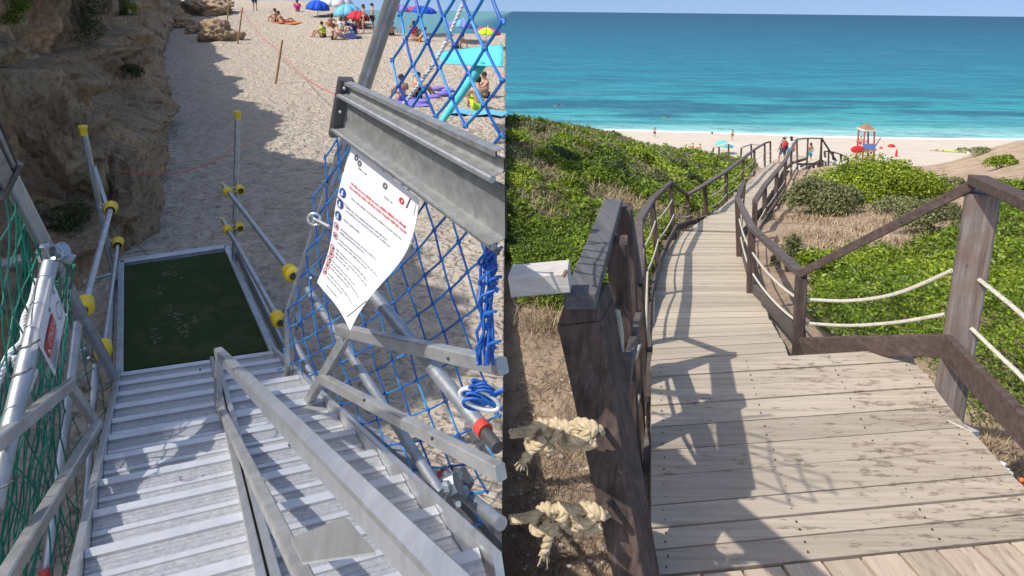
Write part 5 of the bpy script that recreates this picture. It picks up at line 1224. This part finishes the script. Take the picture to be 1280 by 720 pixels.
def person(label, loc, face, pose='stand', clothes=None, hair='hair', group=None, scale=1.0, female=False, hat=None, seed=0, skin='skin'):
    """one continuous skinned body; clothing and hair are children"""
    rnd = random.Random(seed); t = thing('person', label, 'person', tuple(loc), group); t.rotation_euler.z = face; t.scale = (scale,)*3
    j = limbs(pose, rnd); names = list(j); ix = {k: i for i, k in enumerate(names)}; pts = [j[k] for k in names]; rad = [RAD[k]*(.88 if female and k in ('sl', 'sr', 'wai', 'che') else 1) for k in names]
    ed = [('pel', 'wai'), ('wai', 'che'), ('che', 'nec'), ('nec', 'hea'), ('hea', 'top'), ('pel', 'hl'), ('pel', 'hr'), ('hl', 'kl'), ('hr', 'kr'), ('kl', 'al'), ('kr', 'ar'), ('al', 'tl'), ('ar', 'tr'), ('che', 'sl'), ('che', 'sr'), ('sl', 'el'), ('sr', 'er'), ('el', 'wl'), ('er', 'wr')]
    edges = [(ix[a], ix[b]) for a, b in ed]
    for sd in ('l', 'r'):                                   # palm, four fingers and a thumb
        w_, e_ = j['w'+sd], j['e'+sd]; d = (w_-e_).normalized(); x = d.orthogonal().normalized(); palm = w_+d*.07; pts.append(palm); rad.append(.026); pi = len(pts)-1; edges.append((ix['w'+sd], pi))
        for q, (o, L_) in enumerate(((-.030, .062), (-.010, .075), (.010, .072), (.028, .058))):
            pts.append(palm+x*o+d*L_); rad.append(.009); edges.append((pi, len(pts)-1))
        pts.append(w_+d*.05+x*-.05); rad.append(.011); edges.append((pi, len(pts)-1))
    hd = (j['top']-j['nec']).normalized(); f = Vector((0, 1, 0)) if abs(hd.z) > .6 else Vector((0, 0, 1))
    pts.append(j['hea']+f*.105); rad.append(.016); edges.append((ix['hea'], len(pts)-1))       # nose
    skinned('body', pts, edges, rad, skin, t)
    m = MB(); hc = (j['hea']+j['top'])/2
    m.ball(hc-f*.022+hd*.028, .102, 10, 7, (1, 1, 1))
    if female: m.ball(hc-f*.07-hd*.07, .07, 8, 6, (1.1, .8, 1.5))
    o = MBlocal(m, 'hair', hair, t)
    for sx in (-1, 1):
        e = MB(); e.ball(hc+Vector((sx*.034, 0, 0))+f*.083-hd*.012, .011, 6, 4); MBlocal(e, 'eye', 'hair', t)
        e = MB(); e.ball(hc+Vector((sx*.092, 0, 0))-hd*.02, .022, 6, 4, (.5, .8, 1.2)); MBlocal(e, 'ear', skin, t)
    if hat:
        m = MB(); c = hc+hd*.065; m.tube([c-hd*.01, c, c+hd*.02, c+hd*.07, c+hd*.09], 1, 14, [.17, .168, .105, .098, .04]); MBlocal(m, 'hat', hat, t)
    g = 1.13
    for kind, mat in (clothes or []):
        if kind == 'shorts': nn = ['pel', 'hl', 'hr', 'ml', 'mr']; ee = [(0, 1), (0, 2), (1, 3), (2, 4)]; rr = [.150, .108, .108, .100, .100]
        elif kind == 'brief': nn = ['pel', 'hl', 'hr']; ee = [(0, 1), (0, 2)]; rr = [.146, .104, .104]
        elif kind == 'shirt': nn = ['pel', 'wai', 'che', 'sl', 'sr', 'xl', 'xr']; ee = [(0, 1), (1, 2), (2, 3), (2, 4), (3, 5), (4, 6)]; rr = [.148, .140, .152, .076, .076, .062, .062]
        elif kind == 'top': nn = ['yy', 'che']; ee = [(0, 1)]; rr = [.128, .146]
        pj = dict(j); pj['ml'] = j['hl'].lerp(j['kl'], .72); pj['mr'] = j['hr'].lerp(j['kr'], .72); pj['xl'] = j['sl'].lerp(j['el'], .62); pj['xr'] = j['sr'].lerp(j['er'], .62); pj['yy'] = j['wai'].lerp(j['che'], .68)
        skinned({'shorts': 'shorts', 'brief': 'swimsuit', 'shirt': 'shirt', 'top': 'bikini_top'}[kind], [pj[k] for k in nn], ee, rr, mat, t)
    return t, j
def MBlocal(m, name, mat, parent, smooth=True):
    me = bpy.data.meshes.new(name); me.from_pydata(m.v, [], m.f); me.materials.append(M[mat])
    if smooth: me.polygons.foreach_set('use_smooth', [True]*len(me.polygons))
    o = bpy.data.objects.new(name, me); COL.objects.link(o); o.parent = parent; return o
def parasol(label, loc, R, H, mats, tilt=(0, 0), pole='whiteprint', n=8, low=False):
    t = thing('parasol', label, 'parasol', tuple(loc)); t.rotation_euler = (tilt[0], tilt[1], 0); rise = R*(.42 if not low else .75)
    for k in range(n):                                     # each gore is a panel of its own
        m = MB(); rows_ = 6; vs = []
        for i in range(rows_+1):
            f_ = i/rows_; r = R*math.sin(f_*math.pi/2*.98); z = H-rise*(1-math.cos(f_*math.pi/2))
            for s in (0, .5, 1):
                a = 2*math.pi*(k+s)/n; q = r*(1-.05*math.sin(math.pi*s)*f_); vs.append((q*math.cos(a), q*math.sin(a), z-.03*R*math.sin(math.pi*s)*f_*-.6))
        m.add(vs, [(i*3+s, i*3+s+1, (i+1)*3+s+1, (i+1)*3+s) for i in range(rows_) for s in (0, 1)]); o = MBlocal(m, 'canopy_panel', mats[k % len(mats)], t)
        sd = o.modifiers.new('s', 'SOLIDIFY'); sd.thickness = .006
        m = MB(); a = 2*math.pi*k/n; m.tube([Vector((0, 0, H-.28)), Vector((R*.55*math.cos(a), R*.55*math.sin(a), H-rise*.32))], .006, 4); MBlocal(m, 'rib', 'white_cord', t)
    m = MB(); m.tube([Vector((0, 0, -.2)), Vector((0, 0, H+.06))], .02, 8); MBlocal(m, 'pole', 'white_cord', t)
    m = MB(); m.ball(Vector((0, 0, H+.07)), .035, 6, 4); MBlocal(m, 'finial', 'white_cord', t)
    return t
# -------- left beach
def L(x, y): return hitl(x, y)
def Lz(p): p.z = float(zsand(p.x, p.y)) + .0; return p
parasol('blue tent-like parasol on the sand left of the pale blue one', L(397, 21), .85, 1.15, ['blue'], (.1, .1), low=True)
parasol('pale blue parasol beside the red one at the head of the beach', L(437, 32), .95, 1.35, ['ltblue'], (.05, -.1), low=True)
parasol('red parasol partly hidden by the pale blue parasol', L(447, 36), .72, 1.12, ['red'], (.05, .15), low=True)
parasol('large white parasol between the blue and pale blue ones', L(420, 18), 1.3, 1.5, ['white'], (0, .1), low=True)
parasol('purple parasol just right of the leaning pole', L(500, 44), .8, 1.8, ['purple'], (.1, .1))
parasol('red and blue parasol behind the upper blue net', L(526, 45), .85, 1.75, ['red', 'blue', 'blue', 'blue'], (.1, .1))
parasol('lilac parasol low behind the middle of the upper net', L(577, 53), .85, 1.25, ['purple', 'ltblue'], (.1, .1))
parasol('magenta parasol behind the right side of the upper net', L(607, 62), .72, 1.15, ['magenta', 'magenta', 'magenta', 'magenta', 'magenta', 'neon', 'neon', 'magenta'], (.1, .1))
def swing(label, quadpx, base, mat, Y):
    t = thing('sun_sail', label, 'sun shade', tuple(P(*base, Y=Y))); qs = [P(x, y, Y=yy) for x, y, yy in quadpx]; m = MB(); n = 10; vs = []
    for j in range(n+1):
        for i in range(n+1):
            p = bil(qs, i/n, j/n); vs.append(p-UP*.12*math.sin(math.pi*i/n)*math.sin(math.pi*j/n))
    m.add(vs, [(j*(n+1)+i, j*(n+1)+i+1, (j+1)*(n+1)+i+1, (j+1)*(n+1)+i) for j in range(n) for i in range(n)]); o = m.build('canopy', mat, t, smooth=True); sd = o.modifiers.new('s', 'SOLIDIFY'); sd.thickness = .02
    return t
t = swing('turquoise beach canopy on a slanting turquoise pole behind the upper net', ((543, 66, 16), (629, 56, 15), (629, 84, 13.5), (556, 80, 14)), (552, 152), 'turq', 13.6)
m = MB(); m.tube([P(603, 78, Y=14), P(580, 112, Y=13.8), P(550, 155, Y=13.3)], .10, 10, [.12, .10, .07]); m.build('pole', 'turq', t, smooth=True)
P1 = lambda x, y: L(x, y)
person('tanned woman seated with purple top behind the upper net', P1(503, 127), .6, 'sit', [('brief', 'purple'), ('top', 'magenta')], female=True, seed=1)
person('man seated with knees raised behind the upper net', P1(521, 123), -1.0, 'sit', [('shorts', 'black')], seed=2)
person('person in neon yellow shorts seated under the turquoise canopy', P1(598, 138), .3, 'sit', [('shorts', 'neon')], scale=1.15, seed=3)
person('seated sunbather in dark swimwear at the right edge of the net', P1(607, 122), 1.9, 'sit', [('brief', 'black')], seed=4)
m = MB()
for k, (x, y) in enumerate(((548, 113), (560, 116), (553, 120), (541, 124), (528, 130))):
    p = L(x, y); m.ball(p+UP*.08, .22, 8, 5, (1.2, .9, .45))
tag(m.build('beach_bags', 'purple', smooth=True), 'heap of lilac beach bags behind the middle of the upper net', 'bags', None, 'stuff')
for lab, x, y, fa, po_, cl, fe in (('standing woman in a bikini left of the leaning pole', 455, 42, 2.0, 'stand', [('brief', 'black'), ('top', 'black')], True),
    ('standing man in dark shorts nearest the leaning pole', 466, 40, -1.2, 'stand', [('shorts', 'black')], False),
    ('seated person in lime green at the front of the group', 404, 47, 1.4, 'sit', [('shirt', 'neon'), ('brief', 'black')], False),
    ('seated bather bending forward at the front right of the group', 417, 50, -1.2, 'sit', [('brief', 'black')], True),
    ('seated person with white towel in the middle of the group', 427, 40, .4, 'sit', [('shirt', 'white')], True),
    ('person in navy sitting on the right side of the group', 443, 43, 1.2, 'sit', [('shirt', 'navy'), ('shorts', 'denim')], False),
    ('bather sitting under the red parasol', 448, 37, -.4, 'sit', [('brief', 'red')], True),
    ('bather sitting beneath the pale blue parasol', 432, 33, .8, 'sit', [('shorts', 'blue')], False),
    ('sunbather sitting back just left of the white parasol', 413, 33, .5, 'lean', [('brief', 'orange')], True),
    ('lone sunbather sitting in the shade edge at the top of the beach', 345, 28, 1.0, 'sit', [('brief', 'black')], True),
    ('person crouched on an orange towel near the top of the beach', 356, 29, -1, 'lean', [('brief', 'red')], False),
    ('sunbather in pink sitting left of the blue parasol', 372, 15, .3, 'sit', [('shirt', 'magenta')], True),
    ('bather sitting between the pole and the purple parasol', 489, 44, .4, 'lean', [('brief', 'black')], False),
    ('bather in red sitting below the red and blue parasol', 517, 46, -.5, 'sit', [('shirt', 'red')], True),
    ('sunbather leaning back below the lilac parasol', 572, 60, .9, 'lean', [('brief', 'black')], False),
    ('bather sitting on the wet sand below the red parasol', 523, 52, 1.5, 'lean', [('brief', 'orange')], False),
    ('dark clothed person standing in the shade at the top of the beach', 319, 14, 0, 'stand', [('shirt', 'navy'), ('shorts', 'navy')], False)):
    person(lab, L(x, y), fa, po_, cl, female=fe, seed=len(lab))
for lab, x, y, w_, h_, mat, rz in (('orange towel spread near the top of the beach', 360, 29, .9, 1.8, 'orange', 1.2), ('dark blue towel under the seated group', 436, 46, 1.0, 1.9, 'navy', .6),
    ('lilac towel under the seated pair behind the net', 512, 130, 1.0, 1.8, 'purple', .3), ('grey towel under the bather in neon shorts', 596, 143, .9, 1.7, 'ltblue', 1.4)):
    p = L(x, y); m = MB(); n = 8
    vs = [(p.x+((i/n-.5)*w_)*math.cos(rz)-((j/n-.5)*h_)*math.sin(rz), p.y+((i/n-.5)*w_)*math.sin(rz)+((j/n-.5)*h_)*math.cos(rz)) for j in range(n+1) for i in range(n+1)]
    m.add([(a, b, float(np.interp(b, [0, 22, 30, 38, 46, 62], [-3, -3, -2.35, -1.4, -0.35, 0.8]))+.06+.03*math.sin(a*7)) for a, b in vs], [(j*(n+1)+i, j*(n+1)+i+1, (j+1)*(n+1)+i+1, (j+1)*(n+1)+i) for j in range(n) for i in range(n)])
    tag(m.build('towel', mat, smooth=True), lab, 'towel')
for x0, y0, x1, y1, lab in ((343, 105, 353, 50, 'bamboo stake leaning in the sand at the shadow edge'), (296, 55, 303, 9, 'dark wooden stake standing by the far rocks'), (283, 28, 287, -2, 'thin stake at the top of the beach behind the rocks')):
    a = L(x0, y0); b = P(x1, y1, Y=a.y-.1); m = MB(); m.tube([a-UP*.2, b], .045, 8, [.05, .04]); tag(m.build('stake', 'stick', smooth=True), lab, 'stake')
m = MB(); a = P(302, 12, Y=L(296, 55).y-.1); b = P(352, 66, Y=L(343, 105).y); m.tube([a.lerp(b, s)-UP*.5*s*(1-s)*2 for s in np.linspace(0, 1, 12)], .011, 6)
m.tube([b]+[b.lerp(P(430, 122, Y=14), s)-UP*1.0*s*(1-s) for s in np.linspace(.1, 1, 10)], .012, 5)
tag(m.build('rope_barrier', 'redtape', smooth=True), 'thin red line strung between the two wooden stakes', 'cord')
m = MB(); a = P(150, 213, Y=5.35); b = P(296, 186, Y=6.1); c = P(372, 118, Y=15); m.tube([a.lerp(b, s)-UP*.12*s*(1-s)*4 for s in np.linspace(0, 1, 12)]+[b.lerp(c, s)-UP*.5*s*(1-s) for s in np.linspace(.1, 1, 10)], .0035, 5)
tag(m.build('rope_barrier', 'redtape', smooth=True), 'thin faded red cord stretched between the two capped poles', 'cord')
# -------- right: walkers and the far beach
t, j = person('walker in grey shirt and denim shorts with a red backpack on the walkway', P(977, 206, Y=36.5), .15, 'walk', [('shirt', 'grey'), ('shorts', 'denim')], hat='grey', scale=1.02, seed=5)
m = MB(); c = Vector((-.03, -.21, 1.22)); m.ball(c, .20, 12, 9, (.85, .62, 1.35)); MBlocal(m, 'backpack', 'red', t)
m = MB(); m.ball(c+Vector((0, -.11, -.08)), .12, 10, 7, (.95, .5, 1.0)); MBlocal(m, 'backpack_pocket', 'black', t)
for sx in (-1, 1):
    m = MB(); m.tube([Vector((sx*.11, -.12, 1.42)), Vector((sx*.12, .02, 1.47)), Vector((sx*.12, .15, 1.34)), Vector((sx*.13, .10, 1.12)), Vector((sx*.11, -.10, 1.02))], .022, 6); MBlocal(m, 'shoulder_strap', 'black', t)
t, j = person('walker carrying a white parasol ahead of the backpacker', P(986, 203, Y=39.5), -.2, 'walk', [('shirt', 'white'), ('shorts', 'ltblue')], female=True, seed=6)
m = MB(); m.ball(Vector((.16, .25, 1.42)), .30, 12, 8, (1.2, .6, .45)); MBlocal(m, 'folded_parasol', 'white', t)
m = MB(); m.ball(Vector((.24, -.02, .95)), .14, 10, 7, (.5, .7, 1.7)); MBlocal(m, 'beach_float', 'orange', t)
person('walker with bare shoulders beyond the white parasol on the walkway', P(1011, 205, Y=48), .3, 'walk', [('shorts', 'ltblue')], female=True, seed=7)
def B(x, y):                                             # a spot on the lower beach
    d = ray(x, y)
    for Y in np.linspace(60, 135, 600):
        p = d*(Y/d.y); z = np.interp(Y-shoreY(p.x), [-60, -34, -3, 0, 6], [-16.5, -20.0, -22.0, -22.32, -22.9])
        if p.z <= z: return p
    return p
person('man at the shoreline with both arms raised to his head', B(818, 172), 3.3, 'arms_up', [('shorts', 'navy')], scale=1.1, seed=8)
person('person with dark shorts standing at the shoreline above the turquoise parasol', B(915, 175.5), .3, 'stand', [('brief', 'black'), ('top', 'white')], scale=1.1, female=True, seed=9)
for lab, x, y, po_, cl in (('sunbather in red sitting on the white sand behind the left dune', 875, 188, 'sit', 'red'), ('sunbather in black sitting just left of the one in red', 866, 187, 'sit', 'black'),
    ('sunbather lying beside a pale towel to the right of the red bottle buoy', 1171, 189, 'lie', 'black')):
    person(lab, B(x, y), 1.0, po_, [('brief', cl)], scale=1.15, seed=x)
for lab, x, y in (('swimmer with pale cap far out on the left', 699, 133), ('swimmer between the shoreline man and the far left bather', 836, 148), ('bather crouching in the shallows left of the standing woman', 890, 168)):
    person(lab, P(x, y, Z=-22.25), .5, 'swim', None, scale=1.9, seed=x)
parasol('turquoise parasol on the white beach behind the crest of the dune', B(903, 192), 1.35, 1.9, ['turq'], (.12, .1))
m = MB(); p = B(1189, 189); m.add([p+Vector(v) for v in ((-2.2, -.8, .15), (2.0, -1.6, .15), (2.6, -.6, .16), (-1.6, .3, .16))], [(0, 1, 2, 3)]); tag(m.build('towel', 'neon'), 'yellow green towel beside the lying sunbather', 'towel')
# lifeguard tower
p0 = B(1086, 206); tw = thing('lifeguard_tower', 'lifeguard lookout tower with small peaked roof on red legs at the shore', 'lookout tower', tuple(p0))
Yt = p0.y; k = Yt/F
def T(x, y, dy=0.0): q = P(x, y, Y=Yt); return Vector((q.x, q.y+dy, q.z))
for x, xt in ((1077, 1081), (1092, 1093)):
    for dy in (0, 1.5):
        m = MB(); m.bar(T(x, 212, dy), T(xt, 163, dy), .17, .17, up=Vector((0, 1, .01))); m.build('leg', 'redwood', tw)
m = MB(); m.bar(T(1075, 187, .75), T(1095, 187, .75), 2.0, .16, up=Vector((0, 0, 1))); m.build('platform', 'brownwood', tw)
m = MB(); m.prism([T(1078, 188, -.1), T(1093, 188, -.1), T(1094, 180, -.1), T(1078, 180, -.1)][::-1], .08, Vector((0, -1, 0))); m.build('front_board', 'blueboard', tw)
m = MB(); apex = T(1087, 154, .75); cs = [T(1080, 163, -.2), T(1094.5, 163, -.2), T(1094.5, 163, 1.7), T(1080, 163, 1.7)]
for i in range(4):
    m = MB(); m.add([cs[i], cs[(i+1) % 4], apex], [(0, 1, 2)]); o = m.build('roof_panel', 'brownwood', tw); sd = o.modifiers.new('s', 'SOLIDIFY'); sd.thickness = .12
for i in range(4): m = MB(); m.bar(cs[i], cs[(i+1) % 4], .14, .2); m.build('eave_board', 'palewood', tw)
for y in (180,):
    for a_, b_ in ((T(1077, y, 0), T(1094, y, 0)), (T(1077, y, 1.5), T(1094, y, 1.5))): m = MB(); m.bar(a_, b_, .1, .1); m.build('guard_rail', 'redwood', tw)
for kx in range(4): m = MB(); m.bar(T(1077, 204-kx*5, -.3), T(1092, 204-kx*5, -.3), .08, .12); m.build('rung', 'redwood', tw)
m = MB(); m.tube([T(1094, 183, 0), T(1101, 172, 0)], .06, 6); m.build('flag_pole', 'dark', tw)
m = MB(); m.ball(T(1070, 186, -.4), .85, 14, 8, (1.15, .16, .62)); tag(m.build('rescue_board', 'red', smooth=True), 'rounded red rescue board leaning against the lifeguard tower', 'board')
person('lifeguard standing on the platform of the lookout tower', T(1077, 186.5, .5), 2.0, 'stand', [('shorts', 'red')], scale=1.0, seed=11)
p = B(1114, 184); m = MB(); m.ball(p+UP*.2, .6, 12, 7, (1.1, .6, .45)); m.ball(p+UP*.42, .45, 12, 5, (.9, .35, .3)); tag(m.build('pedal_boat', 'red', smooth=True), 'small red boat pulled up on the sand right of the tower', 'boat')
p = B(1120, 196); m = MB(); m.tube([p, p+UP*.15, p+UP*.9, p+UP*1.05, p+UP*1.2], 1, 10, [.15, .17, .14, .08, .06]); tag(m.build('marker_buoy', 'red', smooth=True), 'slim red marker standing on the sand below the red boat', 'marker')
for lab, x, y, mt in (('small pale bag on the sand at the right end of the beach', 1211, 193, 'white'), ('red bag left in front of the tower legs', 1101, 186, 'red')):
    p = B(x, y); m = MB(); m.ball(p+UP*.15, .25, 8, 5, (1.2, .8, .8)); tag(m.build('bag', mt, smooth=True), lab, 'bag')
